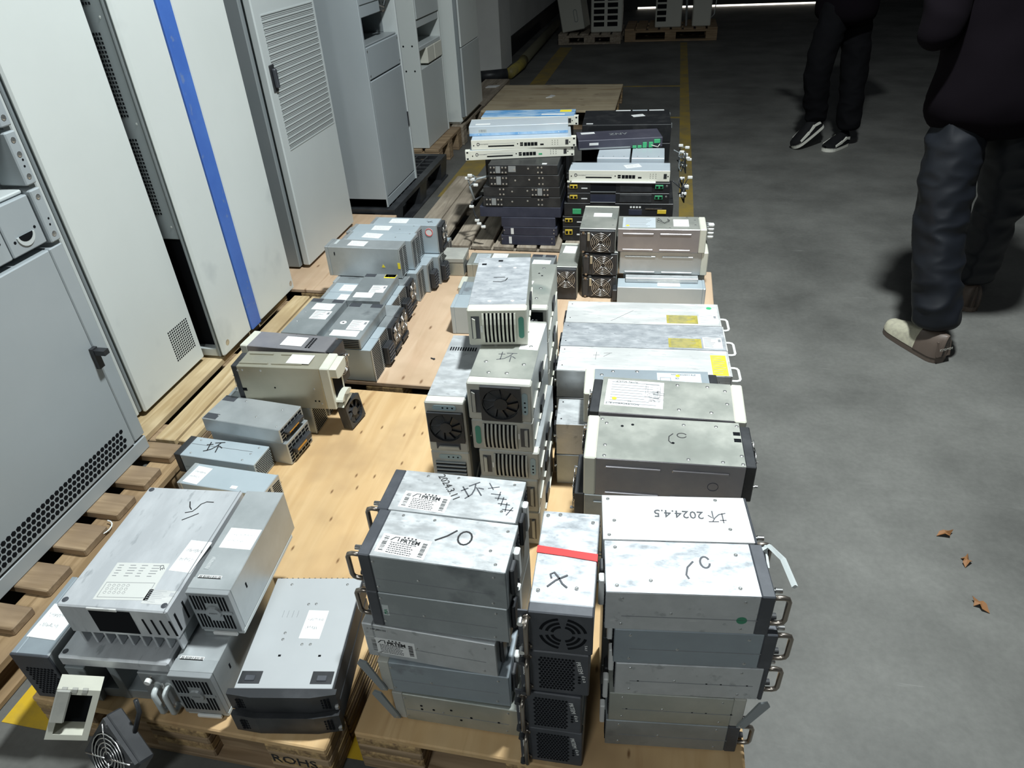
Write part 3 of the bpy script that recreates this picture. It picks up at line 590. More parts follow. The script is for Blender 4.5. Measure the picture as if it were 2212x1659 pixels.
# white cabinet with two bays
t = thing('rack_cabinet', 'off white cabinet with two open bays, on the brown wooden pallet', 'cabinet')
X = -1.60; A, B = 4.74, 5.27
vox(t, (-2.15, A, 0.15), (-1.85, B, 2.0), CABM, 'back_body'); s = vox(t, (-1.85, A, 0.15), (X, A+0.02, 2.0), CABW, 'side_panel'); vox(t, (-1.85, B-0.02, 0.15), (X, B, 2.0), CABW, 'side_panel')
holes(s, fy(0, A, 0), [(-1.70, 0.80), (-1.64, 0.80), (-1.70, 0.65), (-1.64, 0.65)], 0.006)
vox(t, (-1.85, A+.02, 0.15), (X-0.003, B-.02, 0.655), CABM, 'lower_panel'); vox(t, (-1.85, A+.02, 0.765), (X-0.002, B-.02, 0.79), CABM, 'bay_shelf'); vox(t, (-1.85, A+.02, 0.90), (X-0.004, B-.02, 0.945), CABM, 'bay_lintel'); vox(t, (-1.85, A+.02, 0.95), (X+0.004, B-.02, 2.0), CABM, 'upper_panel')
vox(t, (-1.849, A+.02, 0.656), (-1.84, B-.02, 0.90), VOID, 'bay_back'); vox(t, (-1.78, A+0.17, 0.668), (X+0.004, A+0.33, 0.765), CREAM, 'plug_in_module'); vox(t, (-1.78, A+0.335, 0.668), (X+0.004, B-.022, 0.765), CREAM, 'plug_in_module')
# pale cabinet and black one
t = thing('equipment_cabinet', 'pale grey cabinet with a narrow door trim, last light one before the white column', 'cabinet')
X = -1.50; vox(t, (-2.1, 5.38, 0.15), (X-0.03, 5.95, 2.0), CABW, 'body', 0.02); vox(t, (X-0.03, 5.42, 0.2), (X, 5.95, 0.68), CABM, 'lower_door'); vox(t, (X-0.03, 5.42, 0.685), (X, 5.95, 2.0), CABW, 'upper_door'); vox(t, (X-0.034, 5.392, 0.2), (X-0.008, 5.412, 2.0), CABD, 'door_seam')
t = thing('equipment_cabinet', 'narrow black cabinet between the pale cabinet and the white column', 'cabinet')
vox(t, (-2.3, 6.30, 0.0), (-1.82, 7.0, 2.0), BLKM, 'body'); vox(t, (-1.82, 6.32, 0.05), (-1.80, 6.98, 2.0), BLKM, 'door')

# ------------------------------------------------------------------ outdoor air conditioners far behind
def aircon(label, x, y, z, w_, d_, h_, yaw, louv, tilt=0):
    t = thing('air_conditioner', label, 'air conditioner', (x, y, z), yaw, 'outdoor air conditioners by the far door')
    t.rotation_euler = (0, math.radians(tilt), math.radians(yaw))
    CM = mat('aircon cream', (0.52, 0.52, 0.46), 0.5); vox(t, (-w_/2, -d_/2, 0.0), (w_/2, d_/2, h_), CM, 'casing', 0.01); M = face((w_, d_, h_), 'F')
    for (u0, u1, n) in louv:
        for k in range(n):
            v = -h_/2+0.07+k*0.073
            vox2 = MB().cbox((u0, v, -0.001), (u1, v+0.052, 0.0015), 0.001, M); vox2.build('louvre_opening', VOID, t)
            MB().box((u0, v+0.052, 0), (u1, v+0.060, 0.008), M).build('louvre_slat', CM, t)
    return t
aircon('cream air conditioner with two columns of louvres, on the low dark pallet', -0.84, 10.25, 0.125, 0.40, 0.32, 0.80, 2, ((-0.165, -0.03, 9), (0.01, 0.14, 9)))
a = aircon('white air conditioner tilted sideways on the low dark pallet', -1.24, 10.25, 0.150, 0.30, 0.32, 0.78, -8, (), -10)
b = MB(); b.tube([(0.06+0.022*math.cos(k*math.pi/8), -0.163, 0.17+(0.05 if math.sin(k*math.pi/8) > 0 else -0.05)+0.022*math.sin(k*math.pi/8)) for k in range(16)], 0.0035, 6, True); b.build('side_grip', CABD, a)
a = aircon('white air conditioner with one column of louvres, left one on the brown pallet', -0.06, 10.36, 0.15, 0.33, 0.32, 0.80, 0, ((-0.145, -0.03, 9),))
a = aircon('plain white air conditioner with a curled cable, right one on the brown pallet', 0.355, 10.38, 0.15, 0.23, 0.30, 0.80, 0, ())
MB().tube([(0.116, -0.1, 0.09), (0.15, -0.12, 0.13), (0.165, -0.12, 0.30), (0.15, -0.12, 0.5)], 0.006, 6).build('cable', CABM, a, True)
tag(MB().tube([(0.17, 10.30, 0.152), (0.155, 10.30, 0.5), (0.14, 10.30, 0.75)], 0.014, 8).build('corrugated_hose', GREYP), 'grey corrugated hose standing between the two right air conditioners', 'hose')
# ------------------------------------------------------------------ rectifier modules
def ub(root, a, b, m, name='body', c=0.0015): return MB().cbox(a, b, c).build(name, m, root)
def prlabel(root, M, u, v, sw=0.085, sh=0.042, rot=0):
    st, mm = sticker(root, M, u, v, sw, sh, rot, style='none', name='rating_label'); k = sw/0.085
    text(st, 'PRTEM', mm, 0.008*k, 0.0100*k, 0.0115*k, INK, n=0.0007, bold=0.03)
    b = MB(); b.stroke([(x*k, y*k) for x, y in ((-0.026, 0.008), (-0.02, 0.0155), (-0.013, 0.0165), (-0.013, 0.008))], 0.002*k, 0.0004, 0.0006, mm)
    for i in range(4): b.stroke([(x*k, y*k) for x, y in ((-0.006+i*0.0065, 0.0175), (-0.003+i*0.0065, 0.0180))], 0.0035*k, 0.0004, 0.0006, mm)
    rnd = random.Random(3)
    for j in range(6):
        y = (0.004-0.0042*j)*k; x = -0.024*k
        while x < (0.012+0.008*rnd.random())*k:
            g = (0.0015+0.003*rnd.random())*k; b.box((x, y-0.0008*k, 0.0004), (x+g, y+0.0008*k, 0.0006), mm); x += g+0.0009*k
    for s in (-1, 1):
        y = -0.016*k
        while y < 0.014*k:
            g = 0.0006*k*(1+rnd.randint(0, 2)); b.box((s*0.034*k-0.004*k, y, 0.0004), (s*0.034*k+0.004*k, y+g, 0.0006), mm); y += g+0.0007*k*(1+rnd.randint(0, 1))
    b.build('lettering', INK, st); return st
def prtem(label, x, y, z, w_, d_, h_, yaw, side='L', body=ALU, bez=CHAR, hand='tube', seamv=-0.12, group='rectifier modules in the front stacks', topm=None, hm=BRONZE, bz=0.022, rear=True, scr=True):
    t = thing('rectifier_module', label, 'rectifier', (x, y, z), yaw, group); s = -1 if side == 'L' else 1
    xa, xb = (-w_/2+bz, w_/2) if side == 'L' else (-w_/2, w_/2-bz)
    ub(t, (xa, -d_/2, 0.001), (xb, d_/2, h_-0.0008), body)
    D = (w_, d_, h_); F = face(D, 'F'); E = face(D, side); Tp = face(D, 'T'); O = face(D, 'R' if side == 'L' else 'L')
    if topm: ub(t, (xa+0.0005, -d_/2+0.0005, h_-0.0012), (xb-0.0005, d_/2-0.0005, h_), topm, 'lid', 0.0003)
    if hand == 'lever':
        ub(t, (min(s*w_/2, s*(w_/2-bz)), -d_/2+0.001, 0.002), (max(s*w_/2, s*(w_/2-bz)), d_/2-0.001, h_-0.002), bez, 'end_cap')
        b = MB(); b.prism([(s*(w_/2-0.010), -h_*0.42), (s*(w_/2+0.004), -h_*0.44), (s*(w_/2+0.040), h_*0.40), (s*(w_/2+0.034), h_*0.52), (s*(w_/2+0.020), h_*0.46)], 0.0008, 0.005, F); b.build('lever_handle', CABD, t); screws(t, F @ T((0, 0, 0.005)), [(s*(w_/2-0.004), -h_*0.36)], 0.003)
    else:
        q = ub(t, (min(s*w_/2, s*(w_/2-bz)), -d_/2-0.0006, 0.0005), (max(s*w_/2, s*(w_/2-bz)), d_/2+0.0006, h_+0.0004), bez, 'bezel', 0.002)
        if hand == 'tube':
            handle(q, E, s*(-d_/2+0.012), -h_*0.32, s*(-d_/2+0.012), h_*0.34, 0.026, 0.0045, hm); knob(q, E, s*(-d_/2+0.030), -h_*0.38, 0.006, 0.018); knob(q, E, s*(-d_/2+0.030), h_*0.30, 0.005, 0.018, CHROME)
    m = MB(); m.box((-w_*0.40, h_*seamv-0.0006, -0.0003), (w_*0.42, h_*seamv+0.0006, 0.0004), F); m.build('seam', INKG, t)
    if scr: screws(t, F, [(-w_*0.40, h_*0.34), (w_*0.42 if side == 'L' else w_*0.33, h_*0.34), (-w_*0.40, -h_*0.34), (w_*0.40 if side == 'L' else w_*0.33, -h_*0.36), (-w_*0.1, -h_*0.02)], 0.0028)
    if rear:
        b = MB(); b.cbox((-d_*0.30, -h_*0.36, 0), (-d_*0.06, h_*0.30, 0.008), 0.002, O); b.build('rear_connector', BLK, t)
        b = MB(); b.cbox((d_*0.02, -h_*0.34, 0), (d_*0.18, h_*0.34, 0.010), 0.002, O); b.build('rear_connector', WHITEP, t)
        b = MB()
        for k in range(8): b.box((d_*0.24, -h_*0.4+k*h_*0.1, 0), (d_*0.44, -h_*0.4+k*h_*0.1+h_*0.045, 0.0012), O)
        b.build('rear_vent', VOID, t)
    return t, D
LC = 'rectifier modules of the front left stack'
LX, LY = -0.334, 0.803
t, D = prtem('silver rectifier with marker loop and maker label, nearest atop the left front stack', LX, LY, 0.510, 0.260, 0.109, 0.0945, -0.5, 'L', ZINCD, topm=ALU, group=LC)
Tp = face(D, 'T'); prlabel(t, Tp, -0.056, -0.026, 0.090, 0.043, -4); pen(t, Tp, [arc(.30, .02, .22, .28, 70, 430), [(-.02,.30),(-.28,.02),(-.62,-.22)]], 0.028, 0.008, 0.055, 0, 0.0034)
screws(t, Tp, [(-0.02, 0.042), (0.115, 0.036), (0.095, -0.012), (0.11, -0.04), (-0.08, 0.045)], 0.003)
t, D = prtem('silver rectifier with a slanted marker date, far one atop the left front stack', LX-0.006, LY+0.1115, 0.510, 0.260, 0.109, 0.0945, 0, 'L', ZINCD, topm=ALU, group=LC)
Tp = face(D, 'T'); prlabel(t, Tp, -0.046, -0.026, 0.090, 0.043, -3); text(t, '2024.3.11', Tp, -0.012, 0.018, 0.020, INK, -52, name='marker_writing'); pen(t, Tp, HUAI, 0.035, 0.016, 0.042, 35, 0.0026, CHAR)
pen(t, Tp, [[(-.5,.4),(-.3,.2)], [(-.45,.2),(-.2,.35)], [(-.3,.05),(-.05,.1)], [(-.1,.2),(-.05,-.1)], [(-.15,-.05),(.15,.0)], [(.05,.05),(.1,-.25)], [(.0,-.2),(.3,-.15)], [(.2,-.1),(.28,-.4)], [(.18,-.35),(.45,-.3)], [(.4,-.2),(.35,-.5)]], 0.092, 0.004, 0.075, -12, 0.002, CHAR)
screws(t, Tp, [(-0.06, 0.043), (0.0, 0.046), (0.11, 0.042), (0.1, -0.03)], 0.003)
rows = [(0.4155, -0.002, 0, ZINCD, 'tube', 'grey rectifier with a small signed sticker, second from the top of the left front stack'),
        (0.318, -0.026, -1.5, ALU, None, 'pale silver rectifier with a maker label on its side, third down the left front stack'),
        (0.222, -0.010, 1.5, SLATE, 'lever', 'slate grey rectifier with a lever end, fourth from the top of the left front stack'),
        (0.131, 0.006, 0.5, OLIVE, 'lever', 'olive tinted rectifier with a lever end, bottom of the left front stack')]
for i, (z, dx, yw, bm, hd, lab) in enumerate(rows):
    hh = (0.4155+0.0945 if i == 0 else rows[i-1][0])-z-0.0004 if i else 0.0940
    t, D = prtem(lab, LX+dx, LY-0.004*i, z, 0.258, 0.108, hh, yw, 'L', bm, CHAR if hd == 'tube' else (bm if hd is None else BEIGES), hd, group=LC, seamv=-0.08)
    F = face(D, 'F')
    if i == 0: st, mm = sticker(t, F, -0.098, 0.0, 0.012, 0.028, 0, CABM, 'none'); text(st, 'MA', mm, 0, -0.004, 0.010, GREEN, 90)
    if i == 1: prlabel(t, F, -0.075, -0.012, 0.092, 0.046); sticker(t, F, -0.100, 0.036, 0.042, 0.007, 0, ALU, 'bar', INK)
    if i == 3: holes(t, F, [(-0.07, 0.012), (-0.07, 0), (-0.045, 0.004), (-0.008, 0.012), (0.032, -0.004), (0.01, -0.018), (0.088, -0.006)], 0.0028)
for k in range(4):
    t = thing('rectifier_module', 'silver rectifier hidden behind the left front stack, '+('lowest', 'second from below', 'third from below', 'under the slanted date')[k], 'rectifier', (LX-0.006, LY+0.1115, 0.131+k*0.0947), 0, LC)
    ub(t, (-0.108, -0.0535, 0), (0.13, 0.0535, 0.0942), ZINCD, 'casing'); ub(t, (-0.13, -0.0538, 0), (-0.108, 0.0538, 0.0944), CHAR, 'bezel')
# ---- right front stack
RX, RY, RYAW = 0.085, 0.820, 6.5; RG = 'rectifier modules of the front right stack'
def rpos(dx, dy):
    a = math.radians(RYAW); return RX+dx*math.cos(a)-dy*math.sin(a), RY+dx*math.sin(a)+dy*math.cos(a)
x, y = rpos(0, 0)
t, D = prtem('scuffed silver rectifier with marker loop and green dot, nearest atop the right front stack', x, y, 0.492, 0.266, 0.111, 0.095, RYAW, 'R', ALU, CHAR, 'tube', group=RG, topm=ALUS)
Tp = face(D, 'T'); pen(t, Tp, [arc(.2, .1, .13, .2, 30, 350), [(-.12,.12),(-.3,-.1),(-.36,-.36),(-.3,-.5)]], 0.02, 0.006, 0.06, 0, 0.0034, CHAR)
screws(t, Tp, [(-0.115, -0.042), (-0.115, 0.04), (-0.06, -0.03), (0.085, 0.03), (0.08, -0.04)], 0.0035); M = face(D, 'F')
MB().cyl((0.087, -0.012, -0.0002), (0,0,1), 0.0085, 0.0006, 20, M=M).build('green_dot_sticker', GREEN, t)
b = MB(); E = face(D, 'R'); b.prism([(0.02, 0.03), (0.055, 0.047), (0.060, 0.038), (0.03, 0.02)], 0.0, 0.004, E @ T((0, 0, 0.004))); b.tube([(0.046, 0.044, 0.0), (0.048, 0.052, 0.010), (0.02, 0.052, 0.026), (-0.035, 0.05, 0.032)], 0.005, 4, M=E); b.build('folded_bracket', CABM, t)
x, y = rpos(-0.004, 0.1135)
t, D = prtem('bright silver rectifier with an upside down marker date, far one atop the right front stack', x, y, 0.492, 0.262, 0.111, 0.095, RYAW, 'R', ALU, CHAR, 'tube', group=RG, topm=ALUW, bz=0.004, rear=False)
Tp = face(D, 'T'); text(t, '2024.4.5', Tp, 0.005, 0.010, 0.026, CHAR, 178, name='marker_writing'); pen(t, Tp, HUAI, 0.072, 0.004, 0.032, 180, 0.002, CHAR)
screws(t, Tp, [(-0.12, 0.045), (-0.12, -0.045), (0.075, 0.047), (0.09, -0.025), (-0.11, -0.01)], 0.0035)
rr = [(0.3985, 0.018, 0.268, SLATE, CHAR, 'tube', 'slate grey rectifier with a curved handle, second from the top of the right front stack'),
      (0.306, 0.020, 0.262, ALU, CHAR, 'tube', 'bright silver rectifier with thin black end plate, third down the right front stack'),
      (0.216, 0.004, 0.246, OLIVE, BEIGES, 'lever', 'yellowish rectifier with a pale angled end, fourth from the top of the right front stack'),
      (0.131, 0.002, 0.250, ZINCD, CHAR, 'tube', 'stained grey rectifier, bottom of the right front stack')]
for i, (z, dx, wd, bm, bz_, hd, lab) in enumerate(rr):
    hh = ([0.492]+[r[0] for r in rr])[i]-z-0.0004; x, y = rpos(dx, 0.0)
    t, D = prtem(lab, x, y, z, wd, 0.109, hh, RYAW-(0.5 if i > 1 else 0), 'R', bm, bz_, hd, group=RG, bz=0.022 if i != 1 else 0.008, seamv=-0.06)
    if i in (1, 2): holes(t, face(D, 'F'), [(-0.09, -0.05*hh), (0.03, -0.05*hh), (0.055, -0.05*hh), (0.1, -0.05*hh)], 0.0016, True)
x, y = rpos(0, 0.1135)
for k in range(4):
    t = thing('rectifier_module', 'silver rectifier hidden behind the right front stack, '+('lowest', 'second from below', 'third from below', 'under the upside down date')[k], 'rectifier', (x, y, 0.131+k*0.0902), RYAW, RG)
    ub(t, (-0.13, -0.0545, 0), (0.108, 0.0545, 0.0898), ZINCD, 'casing'); ub(t, (0.108, -0.0548, 0), (0.125, 0.0548, 0.0899), CHAR, 'bezel')
# ---- middle stack, facing the camera
MG = 'rectifier modules of the middle front stack'
def mfront(label, x, y, z, w_, d_, h_, yaw, kind):
    t = thing('rectifier_module', label, 'rectifier', (x, y, z), yaw, MG)
    ub(t, (-w_/2, -d_/2+0.02, 0.001), (w_/2, d_/2, h_-0.001), ALUS if kind == 'ring' else ZINCD)
    f = ub(t, (-w_/2-0.0005, -d_/2, 0.0005), (w_/2+0.0005, -d_/2+0.02, h_-0.0004), CHAR, 'front_bezel', 0.002); D = (w_, d_, h_); F = face(D, 'F')
    fl = ub(t, (-w_/2-0.017, -d_/2+0.001, 0.001), (-w_/2-0.0008, -d_/2+0.004, h_-0.001), CHAR, 'flange', 0.0005)
    Ff = face(D, 'F'); handle(fl, Ff, -w_/2-0.002, -h_*0.38, -w_/2-0.002, h_*0.36, 0.018, 0.0042, BRONZE); knob(fl, Ff, -w_/2-0.011, h_*0.36, 0.0055, 0.016, CHROME if kind == 'ring' else BLK); knob(fl, Ff, -w_/2-0.011, -h_*0.38, 0.0055, 0.016, CHROME if kind == 'ring' else BLK)
    if kind == 'ring':
        for r in (0.018, 0.027, 0.037):
            for q in range(4):
                b = MB(); P = arc(0.004, 0, r, r, 90*q+12, 90*q+78, 10); b.stroke(P, 0.0048, -0.0003, 0.0006, F); b.build('vent_slot', VOID, f)
        text(f, 'S A F', F, w_*0.40, -h_*0.30, 0.006, WHITEP, -90)
    else:
        perf(f, F, -w_*0.36, w_*0.24, -h_*0.40, h_*0.38, 10, 14, 'hex', 0.85, stag=True); text(f, 'PRTEM', F, w_*0.34, h_*0.20, 0.011, WHITEP, -80)
        text(f, 'd a a', F, w_*0.42, -h_*0.06, 0.010, WHITEP, -80); holes(f, F, [(w_*0.34, -0.004), (w_*0.34, -0.012), (w_*0.34, -0.02)], 0.0026); text(fl, 'SR000AD', F, -w_/2-0.010, 0, 0.006, WHITEP, -90)
    return t, D
t, D = mfront('rectifier with a red tape strip and marker X, top of the middle front stack', -0.113, 0.812, 0.482, 0.103, 0.226, 0.100, 2.6, 'ring')
Tp = face(D, 'T'); b = MB(); b.prism([(-0.0525, 0.010), (-0.0525, 0.026), (0.0, 0.021), (0.0525, 0.016), (0.0525, 0.000), (0.0, 0.006)], -0.0002, 0.0007, Tp); b.box((0.0515, 0.000, -0.012), (0.0525, 0.016, 0.0), Tp); b.build('red_tape', RED, t)
pen(t, Tp, [[(.42,.30),(-.1,-.05),(-.45,-.45)], [(-.30,.05),(-.38,.28),(-.20,.40),(.0,.15),(.22,-.22),(.45,-.42)]], -0.01, -0.045, 0.036, 0, 0.003, CHAR)
screws(t, Tp, [(-0.04, -0.07), (0.022, -0.06), (-0.042, 0.10), (-0.02, 0.104), (0.04, 0.09)], 0.0035)
for (z, dx, dy, lab) in ((0.366, -0.002, 0.0, 'black fronted rectifier with hexagon holes, second from the top of the middle front stack'), (0.248, -0.012, -0.002, 'black fronted rectifier with hexagon holes, third from the top of the middle front stack'), (0.131, -0.010, 0.0, 'black fronted rectifier with hexagon holes, bottom of the middle front stack')):
    mfront(lab, -0.114+dx, 0.812+dy, z, 0.100, 0.226, 0.115, 2.6 if z > .3 else 1.5, 'hex')
# ------------------------------------------------------------------ communication rectifiers with beige ends
def zte(label, x, y, z, w_, d_, h_, yaw, cap='L', capm=BEIGE, body=OLIVE, ribs=True, fanend=True, group='beige ended rectifiers', topm=None, capw=0.026):
    t = thing('rectifier_module', label, 'rectifier', (x, y, z), yaw, group); s = -1 if cap == 'L' else 1
    fe = 0.022 if fanend else 0
    xa, xb = (-w_/2+capw, w_/2-fe) if s < 0 else (-w_/2+fe, w_/2-capw)
    ub(t, (xa, -d_/2, 0.001), (xb, d_/2, h_-0.0008), body); D = (w_, d_, h_); F = face(D, 'F'); Tp = face(D, 'T')
    if topm: ub(t, (xa+0.0005, -d_/2+0.0005, h_-0.0010), (xb-0.0005, d_/2-0.0005, h_), topm, 'lid', 0.0003)
    e = ub(t, (min(s*w_/2, s*(w_/2-capw)), -d_/2-0.001, 0.0005), (max(s*w_/2, s*(w_/2-capw)), d_/2+0.001, h_+0.0004), capm, 'end_cap', 0.003)
    holes(e, F, [(s*(w_/2-capw*0.5), h_*0.38), (s*(w_/2-capw*0.5), -h_*0.38)], 0.0025)
    if fanend:
        q = ub(t, (min(-s*w_/2, -s*(w_/2-fe)), -d_/2+0.006, 0.006), (max(-s*w_/2, -s*(w_/2-fe)), d_/2-0.006, h_-0.004), BLK, 'fan_housing', 0.002); E = face(D, 'R' if s < 0 else 'L')
        fan(q, E, 0, 0, min(d_, h_)*0.8, True, False, 0.004)
        for v in (-1, 1): knob(q, E, -s*v*d_*0.40*1, v*h_*0.1, 0.004, 0.010, CHROME)
    if ribs:
        for (a, b_) in ((xa+0.02, xa+0.02+(xb-xa)*0.38), (xa+(xb-xa)*0.52, xa+(xb-xa)*0.90)):
            for v in (h_*0.28, -h_*0.40): MB().cbox((a, v-0.0035, -0.001), (b_, v+0.0035, 0.0028), 0.0018, F).build('rib', body, t)
    return t, D
ZG = 'beige ended rectifiers by the aisle'
t, D = zte('olive rectifier with marker loop and beige left end, nearest large one by the aisle', 0.054, 1.226, 0.422, 0.356, 0.150, 0.108, 2.2, 'L', BEIGE, PURP, group=ZG, topm=OLIVE)
Tp = face(D, 'T'); pen(t, Tp, [arc(.35, .12, .2, .16, 20, 340), [(-.02,.22),(-.2,.0),(-.22,-.3),(-.1,-.48)]], 0.012, 0.012, 0.05, 0, 0.0022)
screws(t, Tp, [(-0.145, 0.062), (-0.135, 0.048), (0.035, 0.056), (0.105, 0.056), (0.15, 0.062), (-0.135, -0.03), (-0.135, -0.066), (0.04, -0.062), (0.11, -0.064), (0.15, -0.067), (0.15, -0.04)], 0.0042); holes(t, Tp, [(-0.10, 0.04), (-0.077, 0.047), (0.01, -0.01)], 0.0035); holes(t, Tp, [(0.147, 0.035), (0.147, 0.012)], 0.0075, True)
MB().tube([(0.095+0.011*math.cos(k*math.pi/9), -0.006+0.011*math.sin(k*math.pi/9), 0.0003) for k in range(18)], 0.0006, 4, True, face(D, 'F')).build('round_stamp', NAVY, t)
t, D = zte('rectifier with a big scuffed white rating plate and beige right end, second by the aisle', 0.048, 1.385, 0.426, 0.352, 0.147, 0.104, 0.5, 'R', BEIGE, PURP, group=ZG, topm=OLIVE)
Tp = face(D, 'T'); st, mm = sticker(t, Tp, -0.075, 0.008, 0.135, 0.108, -1, WHITE, 'lines', INKG, 'rating_plate'); text(st, 'ZTE CORPORATION', mm, -0.026, -0.046, 0.0085, CHAR, n=0.0007, bold=.01); text(st, 'CE', mm, -0.01, -0.034, 0.007, INK, n=.0007); text(st, 'ZTE中兴  Rectifier', mm, -0.02, 0.047, 0.007, INK, n=.0007)
MB().cyl((-0.046, -0.026, 0.0004), (0,0,1), 0.006, 0.0004, 16, M=mm).build('yellow_mark', YEL, st)
b = MB(); b.frame(0.025, 0.060, -0.012, 0.042, 0.0008, 0.0004, 0.0007, mm); b.frame(0.030, 0.055, -0.004, 0.030, 0.0008, 0.0004, 0.0007, mm)
for k in range(26): q = random.random(); b.stroke([(0.03+0.035*random.random(), -0.03+0.05*q), (0.035+0.035*random.random(), -0.029+0.05*q)], 0.0012, 0.0004, 0.0007, mm)
b.build('diagram', CHAR, st)
screws(t, Tp, [(0.025, 0.055), (0.095, 0.055), (0.135, 0.042), (0.137, -0.01), (0.028, -0.045), (0.1, -0.048)], 0.0045)
t, D = zte('lower slate topped rectifier with silver rating plate and beige left end, third by the aisle', 0.010, 1.572, 0.347, 0.350, 0.118, 0.098, 4.0, 'L', BEIGE, ZINCD, group=ZG, topm=SLATE)
Tp = face(D, 'T'); st, mm = sticker(t, Tp, 0.075, 0.012, 0.115, 0.07, 0, LABELG, 'none', name='rating_plate'); text(st, 'ZTE CORPORATION', mm, 0.012, 0.028, 0.007, CHAR, 180, n=.0007); text(st, 'CE', mm, -0.005, 0.01, 0.008, CHAR, 180, n=.0007)
b = MB(); b.box((0.015, -0.005, 0.0004), (0.05, 0.012, 0.0007), mm); b.build('white_patch', WHITE, st); MB().cyl((-0.003, 0.022, 0.0004), (0,0,1), 0.006, 0.0004, 16, M=mm).build('yellow_mark', YEL, st); b = MB(); b.frame(-0.05, -0.022, -0.02, 0.012, 0.0008, 0.0004, 0.0007, mm); b.build('diagram', CHAR, st)
screws(t, Tp, [(-0.10, 0.048), (-0.035, 0.05), (-0.13, 0.03)], 0.005)
for (x, y, w_, d_, yw, tops, lab) in ((0.040, 1.226, 0.345, 0.148, 2.2, (0.131, 0.228, 0.325, 0.4218), 'dark rectifier in the pile under the nearest beige ended one'), (0.044, 1.385, 0.345, 0.145, 0.5, (0.131, 0.229, 0.327, 0.4255), 'dark rectifier in the pile under the one with the scuffed rating plate')):
    for k in range(3): zte(lab+(', lowest', ', middle one', ', upper one')[k], x-0.006*k, y, tops[k], w_, d_, tops[k+1]-tops[k]-0.0006, yw, 'R', BEIGES, ZINCD, True, True, lab.replace('dark rectifier', 'rectifiers'))
# long white boxes
def longbox(label, x, y, z, w_, d_, h_, yaw, m, topm, hand=True, group='long aluminium modules by the aisle'):
    t = thing('long_module', label, 'power module', (x, y, z), yaw, group); D = (w_, d_, h_)
    ub(t, (-w_/2, -d_/2, 0.001), (w_/2, d_/2, h_-0.001), m)
    if topm: ub(t, (-w_/2+.0005, -d_/2+.0005, h_-0.0012), (w_/2-.0005, d_/2-.0005, h_), topm, 'lid', 0.0003)
    L = face(D, 'L'); b = MB(); b.cbox((-d_*0.3, -h_*0.3, 0), (d_*0.3, h_*0.3, 0.008), 0.002, L); b.box((-d_*0.1, -h_*0.42, 0.001), (d_*0.12, h_*0.42, 0.005), L); b.build('rear_connector', BLK, t); knob(t, L, d_*0.36, 0.0, 0.004, 0.007, CHROME)
    R = face(D, 'R'); ub(t, (w_/2, -d_/2, 0.001), (w_/2+0.004, d_/2, h_), ALUW, 'end_plate', 0.001)
    if hand: handle(t, R, -d_*0.38, h_*0.22, d_*0.12, h_*0.22, 0.030, 0.004, WHITEP)
    holes(t, face(D, 'T'), [(-w_*0.47, d_*0.36), (-w_*0.47, -d_*0.30)], 0.002); return t, D
W_ = [('long white topped module with a green seal, farthest of the three by the aisle', -0.033, 2.008, 3, 0.476, 0.142, ALUW), ('long smeared grey module with an ochre plate, middle of the three by the aisle', -0.025, 1.864, 3, 0.482, 0.141, ALUS), ('long white topped module with a yellow end strip, nearest of the three by the aisle', -0.018, 1.725, 3, 0.480, 0.132, ALUW)]
for i, (lab, x, y, yw, w_, d_, tm) in enumerate(W_):
    for k in range(3):
        t, D = longbox(lab if k == 2 else 'long silver module '+('lying lowest' if k == 0 else 'sandwiched second')+' below the '+('farthest' if i == 0 else 'middle' if i == 1 else 'nearest')+' white topped long one', x, y, 0.131+k*0.095, w_, d_, 0.0945, yw, ALU, tm if k == 2 else None, k == 2)
        if k < 2: t['group'] = 'long modules stacked below row '+str(i)
    Tp = face(D, 'T')
    if i < 2:
        sticker(t, Tp, 0.125, -0.035, 0.095, 0.052, 0, YELD, 'lines', INKG, 'warning_plate'); sticker(t, Tp, 0.205, -0.03, 0.055, 0.062, 0, CABM if i else WHITE, 'print', INKG, 'rating_label')
        if i == 0: MB().cyl((0.212, 0.042, -0.0002), (0,0,1), 0.009, 0.0006, 6, M=Tp).build('green_seal', GREENC, t); pen(t, Tp, [[(-.5,-.5),(-.35,-.38),(.2,.2),(.5,.5)]], -0.06, -0.02, 0.07, 0, 0.0008, CHAR, 'scratch')
    else:
        sticker(t, Tp, 0.213, -0.012, 0.042, 0.105, 0, YEL, 'lines', INKG, 'warning_strip'); pen(t, Tp, [[(-.5,.0),(-.2,.02)], [(-.35,.3),(-.38,-.4)], [(.0,.2),(.4,.25)], [(.3,.2),(.0,-.1)]], -0.11, 0.02, 0.06, 0, 0.0009, CHAR)
for k in range(2):
    t, D = longbox(('grey scratched module, upper' if k else 'grimy module, lower')+' of two under the slate topped rectifier beside the central stack', -0.018, 1.562, 0.131+k*0.108, 0.440, 0.118, 0.1075, 4.0, ALU if k else ZINCD, None, False, 'pair under the slate topped rectifier')
